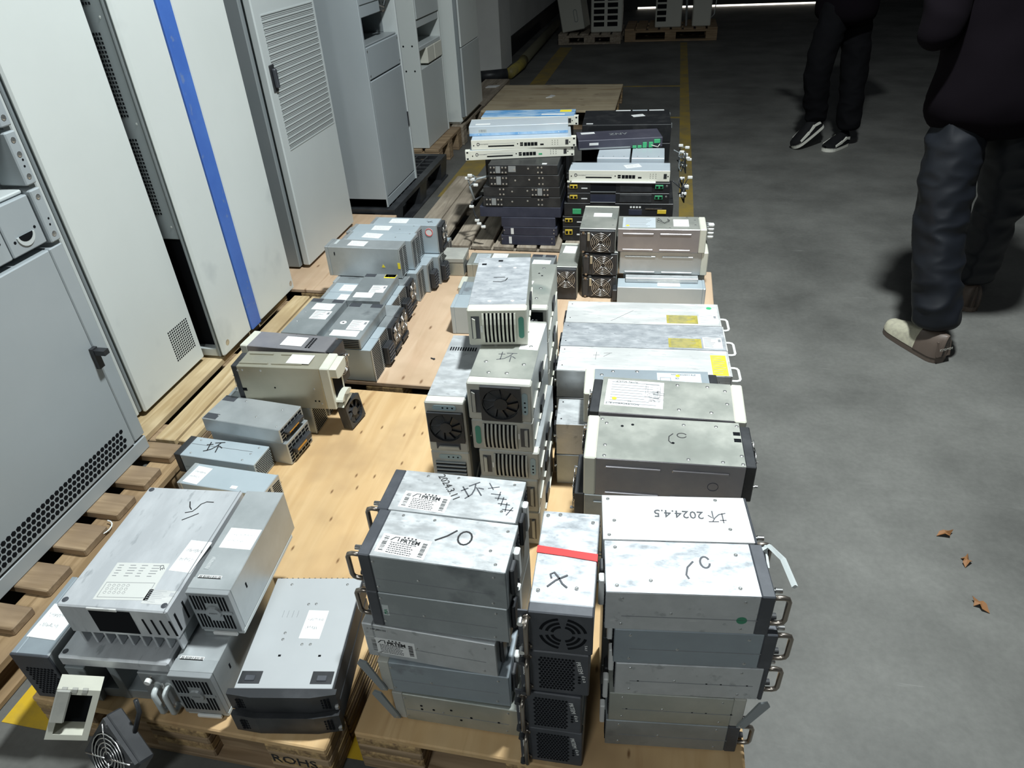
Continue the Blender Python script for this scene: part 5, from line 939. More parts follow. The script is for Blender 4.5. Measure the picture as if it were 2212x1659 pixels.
# flat grey servers
CG = 'flat grey servers with black bezels'
def server(label, x, y, z, w_, d_, h_, yaw, top):
    t = thing('flat_server', label, 'server', (x, y, z), yaw, CG); D = (w_, d_, h_); Tp = face(D, 'T'); F = face(D, 'F')
    ub(t, (-w_/2, -d_/2, 0.0005), (w_/2, d_/2, h_), SERV, 'casing', .0012); ub(t, (w_/2, -d_/2, 0.002), (w_/2+0.004, d_/2, h_-.002), BLK, 'side_rail', .001)
    b = MB(); P = [(-w_/2-0.012, 0.0), (w_/2+0.010, 0.0), (w_/2+0.010, -0.012), (w_*0.3, -0.020), (-w_*0.3, -0.020), (-w_/2-0.012, -0.012)]
    b.prism(P, 0.0006, h_-0.0004, T((0, -d_/2, 0))); f = b.build('front_bezel', BLK, t)
    for (a, c_) in ((-w_*0.48, -w_*0.25), (w_*0.25, w_*0.48)): perf(f, F @ T((0, 0, 0.0165)), a, c_, -h_*0.32, h_*0.3, 7, 4, 'sq', 0.7, 'bezel_grille')
    MB().cbox((w_/2+0.002, -h_*0.4, 0.010), (w_/2+0.010, -h_*0.2, 0.016), .001, F).build('chrome_tip', CHROME, f)
    if top:
        for s in (-1, 1):
            cu = s*(w_/2-0.026); q = MB().cbox((cu-0.022, -d_/2+0.010, -.0006), (cu+0.022, -d_/2+0.038, .0008), .0003, Tp).build('latch_pocket', BLK, t); MB().cbox((cu-0.010, -d_/2+0.016, .0008), (cu+0.010, -d_/2+0.028, .003), .001, Tp).build('latch', CHAR, q)
        sticker(t, Tp, 0.022, 0.012, 0.045, 0.072, -2); screws(t, Tp, [(-0.06, 0.12), (0.07, 0.12), (-0.005, 0.065), (0.012, 0.066), (-0.035, -0.01), (-0.035, -0.026), (0.01, -0.038), (0.028, -0.038)], 0.0032); holes(t, Tp, [(-0.03, -0.065), (0.055, -0.065)], 0.0028, True)
        for k in range(4): MB().box((-0.055+k*0.011, 0.030, -.0002), (-0.0545+k*0.011, 0.048, .0005), Tp).build('scored_line', INKG, t)
        for k in range(14): MB().box((-w_*0.46+k*w_*0.066, d_/2-.001, h_-.0025), (-w_*0.46+k*w_*0.066+.003, d_/2+.001, h_-.0005)).build('rear_notch', VOID, t)
    return t
server('flat grey server with a handwritten sticker and black corner latches, upper of two', -0.690, 0.834, 0.187, 0.200, 0.278, 0.052, 9.0, True); server('flat grey server with a black bezel, under the stickered one', -0.688, 0.822, 0.131, 0.200, 0.278, 0.0555, 9.0, False)
# ------------------------------------------------------------------ central stack facing the camera
CGp = 'beige fronted rectifiers of the central stack'
def ctr(label, x, y, z, w_, d_, h_, yaw, kind, body=OLIVE, topm=None, flip=False, fm=BEIGES, vert=False, oval=TEAL, group=CGp):
    t = thing('rectifier_module', label, 'rectifier', (x, y, z), yaw, group); D = (w_, d_, h_)
    ub(t, (-w_/2+.001, -d_/2+0.026, 0.0008), (w_/2-.001, d_/2, h_-0.0008), body)
    if topm: ub(t, (-w_/2+.002, -d_/2+0.027, h_-0.0012), (w_/2-.002, d_/2-.001, h_), topm, 'lid', 0.0003)
    f = ub(t, (-w_/2, -d_/2, 0.0005), (w_/2, -d_/2+0.026, h_-0.0002), fm, 'front_panel', 0.003); ub(t, (-w_/2+.003, -d_/2+.003, h_-.0006), (w_/2-.003, -d_/2+.025, h_+.0002), BEIGE, 'panel_top', .0003)
    F = face(D, 'F'); s = -1 if flip else 1
    if vert: F = F @ RZ(-90); W2, H2 = h_, w_
    else: W2, H2 = w_, h_
    F = F @ Matrix.Diagonal((s, s, 1, 1))
    if kind in ('fins', 'fan', 'slats'):
        q = MB().cbox((-W2*0.44, -H2*0.30, -.001), (-W2*0.30, H2*0.32, .0008), .0004, F).build('handle_recess', CHAR, f); MB().prism([(-W2*0.42, -H2*0.28), (-W2*0.37, -H2*0.26), (-W2*0.37, H2*0.24), (-W2*0.42, H2*0.28)], .0008, .005, F).build('grip', fm, q)
        P = arc(W2*0.40, H2*0.22, W2*0.045, W2*0.05, 0, 180, 8)+arc(W2*0.40, -H2*0.22, W2*0.045, W2*0.05, 180, 360, 8); b = MB(); b.prism(P, -.0003, .0012, F); q = b.build('oval_panel', oval, f)
        if oval is LBLUE: holes(q, F @ T((0, 0, .0012)), [(W2*0.40, k*H2*0.1) for k in (-2, -.8, .4)], .0022)
        MB().box((-W2*0.285, -H2*.12, 0), (-W2*0.26, H2*.06, .0006), F).build('small_label', WHITE, f)
    if kind == 'fins':
        MB().box((-W2*0.24, -H2*0.40, -.001), (W2*0.30, H2*0.40, .0008), F).build('grille_cavity', VOID, f)
        for k in range(9):
            u = -W2*0.235+k*W2*0.0665; b = MB(); n = 6
            for i in range(n):
                a0, a1 = -1+2*i/n, -1+2*(i+1)/n; o0, o1 = 0.008*(1-a0*a0), 0.008*(1-a1*a1)
                b.add([(u-.0022, a0*H2*.40, 0), (u+.0022, a0*H2*.40, 0), (u+.0022, a0*H2*.40, .002+o0), (u-.0022, a0*H2*.40, .002+o0), (u-.0022, a1*H2*.40, 0), (u+.0022, a1*H2*.40, 0), (u+.0022, a1*H2*.40, .002+o1), (u-.0022, a1*H2*.40, .002+o1)], [(0,1,2,3)[::-1], (4,5,6,7), (0,4,5,1)[::-1], (1,5,6,2)[::-1], (2,6,7,3)[::-1], (3,7,4,0)[::-1]], F)
            b.build('grille_fin', fm, f)
    elif kind == 'fan': fan(f, F, W2*0.03, 0, H2*0.90, False, True, 0.008, blades=9)
    elif kind == 'slats':
        MB().box((-W2*0.20, -H2*0.40, -.001), (W2*0.30, H2*0.40, .0008), F).build('grille_cavity', VOID, f)
        for k in range(7): MB().cbox((-W2*0.19+k*W2*0.078, -H2*.40, 0), (-W2*0.19+k*W2*0.078+.004, H2*.40, .006), .001, F).build('grille_slat', CABD, f)
    elif kind == 'open': MB().box((-W2*0.44, -H2*0.38, -.001), (W2*0.42, H2*0.40, .0006), F).build('dark_opening', VOID, f); MB().tube([(-W2*.3, H2*.1, .004), (0, -H2*.1, .01), (W2*.25, H2*.2, .006)], .002, 6, M=F).build('loose_wire', GREYP, f); knob(f, F, W2*.3, H2*.15, .006, .012, CHROME)
    R = face(D, 'R')
    for k in range(3): MB().tube([(-d_*0.40+k*d_*0.28, -h_*0.30, .001), (-d_*0.40+k*d_*0.28+d_*0.2, -h_*0.22, .001)], .0022, 6, M=R).build('side_rib', BEIGE, t)
    MB().cbox((-d_*0.05, -h_*0.3, 0), (d_*0.12, h_*0.05, 0.004), .002, R).build('side_clip', BLK, t)
    return t, D
t, D = ctr('rectifier with curved fins and a green oval, topmost with a marker U, turned askew', -0.376, 1.553, 0.632, 0.141, 0.294, 0.098, 7.7, 'fins', OLIVE, ALUS, group=CGp, fm=BEIGE); Tp = face(D, 'T'); pen(t, Tp, [[(-.4,.35),(.3,.38)], [(.45,.25),(.35,-.1),(.1,-.25),(-.4,-.2)]], -0.004, 0.01, 0.042, 0, 0.0026); holes(t, Tp, [(-0.052, 0.105), (-0.01, 0.125)], 0.006, True); screws(t, Tp, [(-0.02, -0.105), (0.035, -0.105), (-0.01, 0.09), (0.03, 0.08)], .005, ALUW)
t, D = ctr('rectifier with an open black fan and a marker character, below the askew top one', -0.328, 1.391, 0.5285, 0.147, 0.290, 0.1025, 1.7, 'fan', ZINC, OLIVE, oval=LBLUE); Tp = face(D, 'T'); pen(t, Tp, HUAI, 0.0, -0.03, 0.045, 0, 0.002, CHAR); screws(t, Tp, [(-0.035, 0.02), (0.05, 0.02), (-0.045, -0.055), (0.045, -0.06), (-0.03, -0.10), (0.012, -0.10)], .005); sticker(t, Tp, 0.048, 0.07, 0.045, 0.13, -2, WHITE, 'none', name='rating_plate')
for (z, z1, dx, kind, fl, ov, lab) in ((0.440, 0.528, 0.002, 'fins', True, TEAL, 'upside down finned rectifier with a green oval, third down the central stack'), (0.354, 0.4395, 0.014, 'fins', False, LBLUE, 'finned rectifier with a pale blue oval, fourth down the central stack'), (0.247, 0.3535, 0.010, 'fan', True, LBLUE, 'beige rectifier with handle at right, fifth down the central stack'), (0.131, 0.2465, 0.010, 'fins', True, TEAL, 'beige rectifier at the bottom of the central stack')):
    ctr(lab, -0.328+dx, 1.390, z, 0.144, 0.288, z1-z-.0004, 1.7, kind, ZINC, None, fl, oval=ov)
for (z, kind, fl, lab, tm) in ((0.425, 'fan', False, 'upright rectifier with open fan and blue oval at top, left column of the central stack', ALU), (0.278, 'slats', True, 'upright rectifier with dark slats, second in the left column of the central stack', None), (0.131, 'slats', False, 'upright rectifier hidden lowest in the left column of the central stack', None)):
    t, D = ctr(lab, -0.461, 1.394, z, 0.095, 0.305, 0.1465, 2.5, kind, SLATE, tm, not fl if kind == 'fan' else fl, vert=True, oval=LBLUE)
    if tm:
        for k in range(11): MB().box((-0.038+k*0.0065, 0.075, -.0002), (-0.0345+k*0.0065, 0.092, .0006), face(D, 'T')).build('vent_slot', VOID, t)
zz = [0.131, 0.231, 0.331, 0.431, 0.531, 0.6305]
for k in range(5):
    t, D = ctr(['beige rectifier lowest in the rear column of the central stack', 'beige rectifier second from below in the rear column of the central stack', 'beige rectifier third from below in the rear column of the central stack', 'beige rectifier fourth from below in the rear column of the central stack', 'olive topped rectifier with loose wires in its open front, rear column top'][k], -0.352, 1.742, zz[k], 0.152, 0.280, zz[k+1]-zz[k]-.0005, 3, 'open' if k == 4 else 'fins', OLIVE, OLIVE if k == 4 else None)
    if k == 4: Tp = face(D, 'T'); screws(t, Tp, [(0.04, -0.08), (0.045, -0.02), (0.04, 0.11)], .005); holes(t, Tp, [(0.03, 0.075), (0.04, 0.06)], .003); holes(t, Tp, [(0.012, -0.105)], .006, True); sticker(t, Tp, 0.012, 0.0, 0.012, 0.05, -8, WHITE, 'none')
# boxes behind the central stack
BG = 'rectifiers lying behind the central stack'
t, D = tallu('blue grey box standing left behind the central stack, near one', -0.722, 2.345, 0.131, 0.085, 0.11, 0.118, 3, BLUEG, '', BLUEG, BG); tallu('slate blue box standing left behind the central stack, far one', -0.720, 2.458, 0.131, 0.085, 0.11, 0.118, 3, SLATE, '', SLATE, BG)
zte('small olive rectifier with a beige left end behind the blue grey boxes', -0.715, 2.610, 0.131, 0.19, 0.105, 0.070, 4, 'L', BEIGE, OLIVE, False, False, BG)
t, D = zte('flat rectifier with silver plate and sticker, lying at the back edge of the pinkish pallet', -0.693, 2.852, 0.131, 0.275, 0.128, 0.069, 3, 'L', OLIVE, OLIVE, False, False, BG); Tp = face(D, 'T'); sticker(t, Tp, -0.075, 0, 0.065, 0.10, 0, LABELG, 'lines', INKG); sticker(t, Tp, 0.0, 0.01, 0.07, 0.09, -3)
t, D = flat('flat steel module with a torn white sticker, back edge near the narrow fan unit', -0.495, 2.862, 0.131, 0.110, 0.112, 0.068, -1, ZINCD, 'B', BG); sticker(t, face(D, 'T'), 0.0, -0.03, 0.08, 0.05, 0)
t = thing('tin_box', 'beige grey tin box with a lidded top, beside the far end of the upright row', 'box', (-0.915, 2.862, 0.131), 2.5); D = (0.128, 0.122, 0.084); ub(t, (-0.064, -0.061, 0), (0.064, 0.061, 0.062), OLIVE); ub(t, (-0.0655, -0.0625, 0.064), (0.0655, 0.0625, 0.084), BEIGES, 'lid'); screws(t, face((0.128, 0.122, 0.062), 'F'), [(-0.04, 0.018), (0.05, 0.018), (-0.05, -0.02), (0.05, -0.02)], .003); MB().cbox((-0.03, -0.03, 0), (0.03, 0.012, 0.026), .006, face((0.128, 0.122, 0.062), 'R')).build('fan_end', BLK, t)
tallu('small blue grey box at the far pallet edge, mostly behind the red ring rectifier', -1.03, 3.02, 0.131, 0.11, 0.085, 0.075, 0, BLUEG, 'diag', ZINC, BG)
b = MB(); b.cyl((-0.782, 2.094, 0.131), (0,0,1), 0.005, 0.003, 6); b.tube([(-0.782, 2.094, 0.133), (-0.795, 2.098, 0.134)], .002, 6); tag(b.build('loose_screw', BLK), 'small dark screw lying alone on the pinkish plywood', 'screw')
# ------------------------------------------------------------------ network switches on the slatted pallet
SG = 'network equipment stacked on the slatted pallet'
def wswitch(label, x, y, z, w_, d_, h_, yaw, ears=(True, True), topm=SKYG, green=False):
    t = thing('network_switch', label, 'network switch', (x, y, z), yaw, SG); D = (w_, d_, h_); F = face(D, 'F')
    ub(t, (-w_/2, -d_/2+0.003, 0.0005), (w_/2, d_/2, h_-.0003), topm, 'casing', .0015); f = ub(t, (-w_/2, -d_/2, 0.0005), (w_/2, -d_/2+0.003, h_), CREAM, 'front_panel', .0008)
    for s, e in zip((-1, 1), ears):
        if e:
            q = ub(t, (min(s*w_/2, s*(w_/2+0.022)), -d_/2, 0.001), (max(s*w_/2, s*(w_/2+0.022)), -d_/2+0.003, h_), CREAM, 'rack_ear', .0006); holes(q, F, [(s*(w_/2+0.012), h_*.33), (s*(w_/2+0.012), -h_*.33)], .0045, True); MB().box((min(s*w_/2, s*(w_/2+.022)), -d_/2+.003, h_-.003), (max(s*w_/2, s*(w_/2+.022)), -d_/2+.03, h_)).build('ear_flange', CREAM, q)
    MB().tube([(-w_*.43+.006*math.cos(k*math.pi/6), .004+.006*math.sin(k*math.pi/6), .0005) for k in range(12)], .0013, 4, True, F).build('round_logo', NAVY, f); text(f, 'communications', F, -w_*.375, .004, .0065, INKG)
    MB().box((-w_*.33, -.010, -.0002), (-w_*.07, -.004, .0006), F).build('card_slot', VOID, f); MB().box((-w_*.33, .0045, 0), (-w_*.06, .0055, .0004), F).build('lettering', PENCIL, f)
    holes(f, F, [(-w_*.475, -.002), (-w_*.035, 0), (w_*.482, 0)], .003)
    for k in range(2): MB().box((-w_*.01, -.010+k*.009, -.0002), (w_*.02, -.003+k*.009, .0006), F).build('usb_port', VOID, f)
    for k in range(4): MB().box((w_*.03+k*w_*.034, -.011, -.0002), (w_*.06+k*w_*.034, .005, .0006), F).build('network_port', VOID, f)
    MB().box((w_*.19, -.010, -.0002), (w_*.225, -.003, .0006), F).build('console_port', GREENC if green else VOID, f); MB().box((w_*.44, -.010, -.0002), (w_*.47, .012, .0012), F).build('power_switch', BLK, f); holes(f, F, [(w_*.31+i*w_*.027, -.008+j*.009) for i in range(3) for j in range(3)], .0016)
    return t, D
def bswitch(label, x, y, z, w_, d_, h_, yaw, m=BLKM, kind='brack', flip=0):
    t = thing('network_switch', label, 'network switch', (x, y, z), yaw, SG); D = (w_, d_, h_); F = face(D, 'F'); ub(t, (-w_/2, -d_/2, 0.0005), (w_/2, d_/2, h_-.0003), m, 'casing', .0015)
    if kind == 'brack':
        u = -w_*.36 if not flip else w_*.24; q = MB().cbox((u-.040, -h_*.40, 0), (u+.045, h_*.40, .003), .0008, F).build('side_bracket', m, t); screws(q, F @ T((0, 0, .003)), [(u+a, s*h_*.25) for a in (-.033, -.017, .022, .038) for s in (-1, 1)], .0042); MB().cbox((u-.010, -h_*.32, .003), (u+.012, h_*.36, .004), .0005, F).build('grey_plate', GREYP, q)
        v = w_*.22 if not flip else -w_*.28; screws(t, F, [(v, h_*.25), (v+.017, h_*.25), (v, -h_*.25), (v+.017, -h_*.25), (-w_*.12, .002), (w_*.08, .006)], .0042)
    elif kind == 'ports':
        def port(u0, wd, m_, name): q = MB().cbox((u0, -h_*.05, 0), (u0+wd, h_*.30, .004), .0006, F).build(name, m_, t); [MB().box((u0+.003+k*wd/2, -h_*.0, .004), (u0+wd/2-.003+k*wd/2, h_*.20, .0046), F).build('jack', VOID, q) for k in range(2)]
        port(-w_*.475, .036, PORT, 'yellow_port_pair'); MB().box((-w_*.27, -h_*.36, -.0003), (-w_*.02, h_*.36, .0006), F).build('open_bay', NAVY if flip else VOID, t); MB().box((-w_*.27, -h_*.42, 0), (-w_*.02, -h_*.36, .003), F).build('bay_lip', GREYP, t)
        port(w_*.36, .036, GREENC, 'green_connector'); MB().cbox((w_*.02, -h_*.38, 0), (w_*.33, h_*.38, .002), .0006, F).build('blank_cover', BLK, t); MB().box((-w_*.36, -h_*.10, 0), (-w_*.30, h_*.0, .0006), F).build('white_mark', WHITE, t); screws(t, F, [(w_*.47, h_*.2), (-w_*.49, h_*.1), (w_*.03, h_*.2)], .005)
    elif kind == 'lcd':
        MB().cbox((w_*.10, -h_*.34, 0), (w_*.22, h_*.06, .001), .0003, F).build('display', NAVY, t); [MB().box((w_*.11+k*.014, h_*.18, 0), (w_*.11+k*.014+.009, h_*.30, .002), F).build('key', WHITEP, t) for k in range(4)]
        MB().cbox((-w_*.42, -h_*.30, 0), (-w_*.34, h_*.08, .005), .0006, F).build('green_connector', GREENC, t); MB().cbox((w_*.36, -h_*.22, 0), (w_*.44, h_*.06, .004), .0006, F).build('yellow_port_pair', PORT, t); MB().box((w_*.25, h_*.10, 0), (w_*.40, h_*.15, .003), F).build('metal_strip', CHROME, t)
    elif kind == 'navy': sticker(t, F, -w_*.33, 0, .014, h_*.72, 0, WHITE, 'none'); screws(t, F, [(w_*.44, h_*.2), (w_*.44, -h_*.2), (-w_*.48, h_*.1)], .003)
    return t, D
z = 0.1305
for (h_, xa, xb, m, kind, fl, lab) in ((.050, -.757, -.490, NAVY, 'navy', 0, 'navy blue unit with an upright sticker, bottom of the left switch stack'), (.043, -.745, -.480, NAVY, 'navy', 0, 'navy blue unit, second from the bottom of the left switch stack'), (.049, -.752, -.488, NAVY, '', 0, 'plain navy blue unit, third from the bottom of the left switch stack'), (.051, -.855, -.462, NAVY, '', 0, 'wide navy blue unit overhanging those below in the left switch stack'), (.049, -.835, -.462, BLKM, 'brack', 0, 'black unit with bracket at left, fourth from the top black one in the left stack'), (.049, -.830, -.465, BLKM, 'brack', 1, 'black unit with bracket at right in the left switch stack'), (.057, -.800, -.468, BLKM, 'brack', 0, 'black unit with screwed bracket, second black one below the cream switches'), (.046, -.800, -.474, BLKM, 'brack', 0, 'dusty topped black unit directly below the cream switches')):
    t, D = bswitch(lab, (xa+xb)/2, 3.175+0.155, z, xb-xa, 0.31, h_-.0005, 1.5, m, kind, fl); z += h_
    if 'dusty' in lab: sticker(t, face(D, 'T'), .10, -.135, .022, .018, 0, WHITE, 'none'); sticker(t, face(D, 'F'), -w_*0-.05, .004, .035, h_*.6, 0, GREYP, 'none', name='grey_plate')
def loose(name, lab, pts, r, m=BLK, tips=()):
    t = thing(name, lab, 'cable', pts[0]); o = Vector(pts[0])
    MB().tube([Vector(p)-o for p in pts], r, 6).build('cord', m, t, True)
    for p in tips:
        q = min((Vector(c_) for c_ in pts), key=lambda c_: (c_-Vector(p)).length); MB().tube([q-o, (q+Vector(p))/2-o+Vector((0, 0, .008)), Vector(p)-o], r*.6, 5).build('wire', m, t, True)
        MB().cbox(tuple(Vector(p)-o-Vector((.011, .006, .006))), tuple(Vector(p)-o+Vector((.011, .006, .006))), .002).build('plug', WHITEP, t)
loose('cable_bundle', 'cable with white plugs dangling left of the upper black switches', [(-.80, 3.21, .46), (-.86, 3.19, .45), (-.89, 3.17, .42), (-.87, 3.16, .36)], .006, CABD, [(-.90, 3.17, .46), (-.875, 3.17, .455), (-.885, 3.165, .475), (-.86, 3.165, .43)])
loose('cable_bundle', 'cable with pale connectors hanging down left of the wide navy unit', [(-.835, 3.2, .37), (-.885, 3.155, .35), (-.87, 3.145, .29), (-.84, 3.14, .24), (-.82, 3.14, .22)], .005, BLK, [(-.885, 3.15, .33), (-.86, 3.14, .265), (-.85, 3.135, .25), (-.83, 3.135, .235)])
za = z
w1, D = wswitch('cream switch with both rack ears, lowest of the cream ones on the left stack', -.662-.02, 3.285+.085, za, .470, .19, .0445, 11, green=True); sticker(w1, face(D, 'F'), -.11, .013, .05, .010, 0, CREAM, 'none')
wswitch('cream switch without left ear, second of the cream ones on the left stack', -.670, 3.275+.098, za+.045, .470, .19, .0445, 8.5, (False, True))
t, D = wswitch('grey switch lying turned around on the two cream ones, with blue film edge', -.690, 3.415, za+.0905, .470, .135, .044, 8.5+180, (False, False), SKYG); F = face(D, 'B'); MB().box((-.234, -.022, 0), (.234, -.010, .0008), F).build('blue_film_strip', BLUEP, t); sticker(t, F, -.17, .0, .04, .018, 0, CABM, 'bar', INKG); Tp = face(D, 'T'); sticker(t, Tp, .17, .03, .07, .022, 0, WHITE, 'none'); screws(t, F, [(-.19, -.016), (0, -.016), (.19, -.016)], .003, ALUW)
t, D = wswitch('cream switch with a blue film top and yellow sticker, behind the left stack', -.700, 3.735, .577, .480, .15, .044, 3, (False, True), BLUEP); sticker(t, face(D, 'T'), .19, .04, .06, .045, 0, YEL, 'none', name='yellow_sticker'); sticker(t, face(D, 'T'), .13, -.03, .12, .022, 0, WHITE, 'none')
for k in range(4): bswitch('black unit hidden behind the left switch stack, '+('lowest', 'second from below', 'third from below', 'topmost')[k], -.70, 3.745, .1305+k*.1116, .44, .30 if k < 3 else .30, .111, 3, BLKM, '')
# right stack
z = .1305
for (h_, xa, xb, kind, fl, lab) in ((.074, -.465, .035, 'ports', 0, 'black unit with yellow port, bottom of the right switch stack'), (.052, -.465, .035, 'ports', 0, 'black unit with yellow port, second from the bottom of the right switch stack'), (.066, -.457, .057, 'lcd', 0, 'black unit with small display and four keys in the right switch stack'), (.050, -.441, .035, 'ports', 1, 'black unit with open bay and yellow port, second below the right cream switch'), (.050, -.441, .035, 'ports', 0, 'black unit with open bay and yellow port, directly below the right cream switch')):
    bswitch(lab, (xa+xb)/2, 3.255+.17, z, xb-xa, .34, h_-.0005, 2, BLKM, kind, fl); z += h_
t, D = wswitch('cream switch with a grey top and white square sticker, on the right stack', -.197, 3.322, z+.004, .465, .125, .050, 1, (False, False)); Tp = face(D, 'T'); st, mm = sticker(t, Tp, .06, .01, .075, .05, 20, WHITE, 'hand', INK); MB().box((-.24, -.07, -.004), (-.225, -.05, -.001), T((0, 0, 0))).build('tab', CREAM, t)
b = MB(); b.box((-.22, -.075, -.004), (.17, -.02, 0)); b.build('paper_strip', WHITE, t)
for (x, lab) in ((-.236, 'pale blue grey box, left of two behind the right cream switch'), (-.072, 'pale blue grey box, right of two behind the right cream switch')):
    t, D = flat(lab, x, 3.495, z+.0005, .155, .17, .068, 1, SKYG, '', SG); screws(t, face(D, 'T'), [(-.05, -.06), (.0, -.06), (.05, -.06)], .003)
t, D = bswitch('dark violet unit with ZNV lettering and green connectors, lying askew on the pale boxes', -.228, 3.640, z+.069, .415, .165, .048, 11, mat('dark violet painted steel', (0.06, 0.06, 0.085), .4, .2, col2=(.09, .088, .115), scale=6), ''); Tp = face(D, 'T'); F = face(D, 'F'); text(t, 'ZNV', Tp, 0, .01, .045, GREYP, 0, bold=.02); sticker(t, Tp, -.15, .05, .07, .03, 4, WHITE, 'none')
for k, u in enumerate((.06, .085, .11, .14)): MB().cbox((u, -.022, 0), (u+.02, .004 if k > 1 else -.010, .008), .001, F).build('green_connector', GREENC, t)
MB().cbox((.165, -.002, 0), (.195, .016, .008), .001, F).build('green_connector', GREENC, t); MB().box((-.2, -.02, 0), (.05, -.013, .002), F).build('port_strip', GREYP, t); MB().tube([(.15, -.01, .006), (.17, -.015, .014), (.185, -.02, .01), (.195, -.008, .004)], .002, 5, M=F).build('wire', CREAM, t, True); sticker(t, F, -.13, .005, .045, .012, 0, WHITE, 'none')
t, D = bswitch('dusty black flat topped unit with paper strips, at the back of the right stack', -.205, 3.925, .465, .455, .315, .090, 3, BLKM, ''); Tp = face(D, 'T'); sticker(t, Tp, .06, .03, .065, .045, 18, WHITE, 'hand', INK); [sticker(t, Tp, u, .145, .08, .020, 0, mm_, 'none', name='paper_strip') for u, mm_ in ((-.02, WHITE), (.07, LABELG), (.16, WHITE))]; sticker(t, Tp, -.19, -.13, .035, .015, 0, WHITE, 'none')
for s in (-.12, .10): MB().frame(-.012, .012, -.01, .01, .004, 0, .003, face(D, 'R') @ T((s, .03, .001))).build('rack_tab', GREYP, t)
for k in range(3): bswitch('black unit hidden at the back of the right switch stack, '+('lowest', 'middle one', 'uppermost')[k], -.205, 3.90, .1305+k*.1115, .455, .30, .111, 3, BLKM, '')
for i, (y, zz_, lab) in enumerate(((3.30, .42, 'tangle of cables with white plugs at the right end of the switch stack, near one'), (3.62, .47, 'tangle of cables with white plugs at the right end of the back switches, far one'))):
    rnd = random.Random(i); P = [(.05, y, zz_)]
    for k in range(16): P.append((.07+.05*rnd.random(), y+.08*(rnd.random()-.5), zz_-.05+.11*(rnd.random()-.5)))
    loose('cable_tangle', lab, P, .0035, BLK if i == 0 else CABD, [(.08+.06*rnd.random(), y+.08*(rnd.random()-.5), zz_-.03+.10*(rnd.random()-.5)) for k in range(9)])

# ------------------------------------------------------------------ people
def skinned(name, V, E, Rd, m, parent, sub=2, disp=0.0, dsz=10, clamp=None):
    me = bpy.data.meshes.new(name); me.from_pydata(V, E, []); me.materials.append(m); o = link(name, me, parent)
    sk = o.modifiers.new('skin', 'SKIN'); sk.use_smooth_shade = True
    lay = me.skin_vertices[0].data
    for i, r in enumerate(Rd): lay[i].radius = (r, r) if not isinstance(r, tuple) else r
    lay[0].use_root = True
    ss = o.modifiers.new('sub', 'SUBSURF'); ss.levels = sub; ss.render_levels = sub
    dg = bpy.context.evaluated_depsgraph_get(); nm = bpy.data.meshes.new_from_object(o.evaluated_get(dg)); o.modifiers.clear(); o.data = nm
    if disp:
        off = [v.normal*disp*(0.55-abs(noise.noise(Vector((v.co.x*7+3, v.co.y*7, v.co.z*dsz)))*1.6+0.35*noise.noise(Vector((v.co.x*16, v.co.y*16, v.co.z*dsz*2.3))))) for v in nm.vertices]
        for v, d_ in zip(nm.vertices, off): v.co += d_
    if clamp is not None:
        for v in nm.vertices:
            for (cx_, cy_, rr_, zc) in clamp:
                if (v.co.x-cx_)**2+(v.co.y-cy_)**2 < rr_*rr_ and v.co.z < zc: v.co.z = zc
    nm.polygons.foreach_set('use_smooth', [True]*len(nm.polygons)); return o
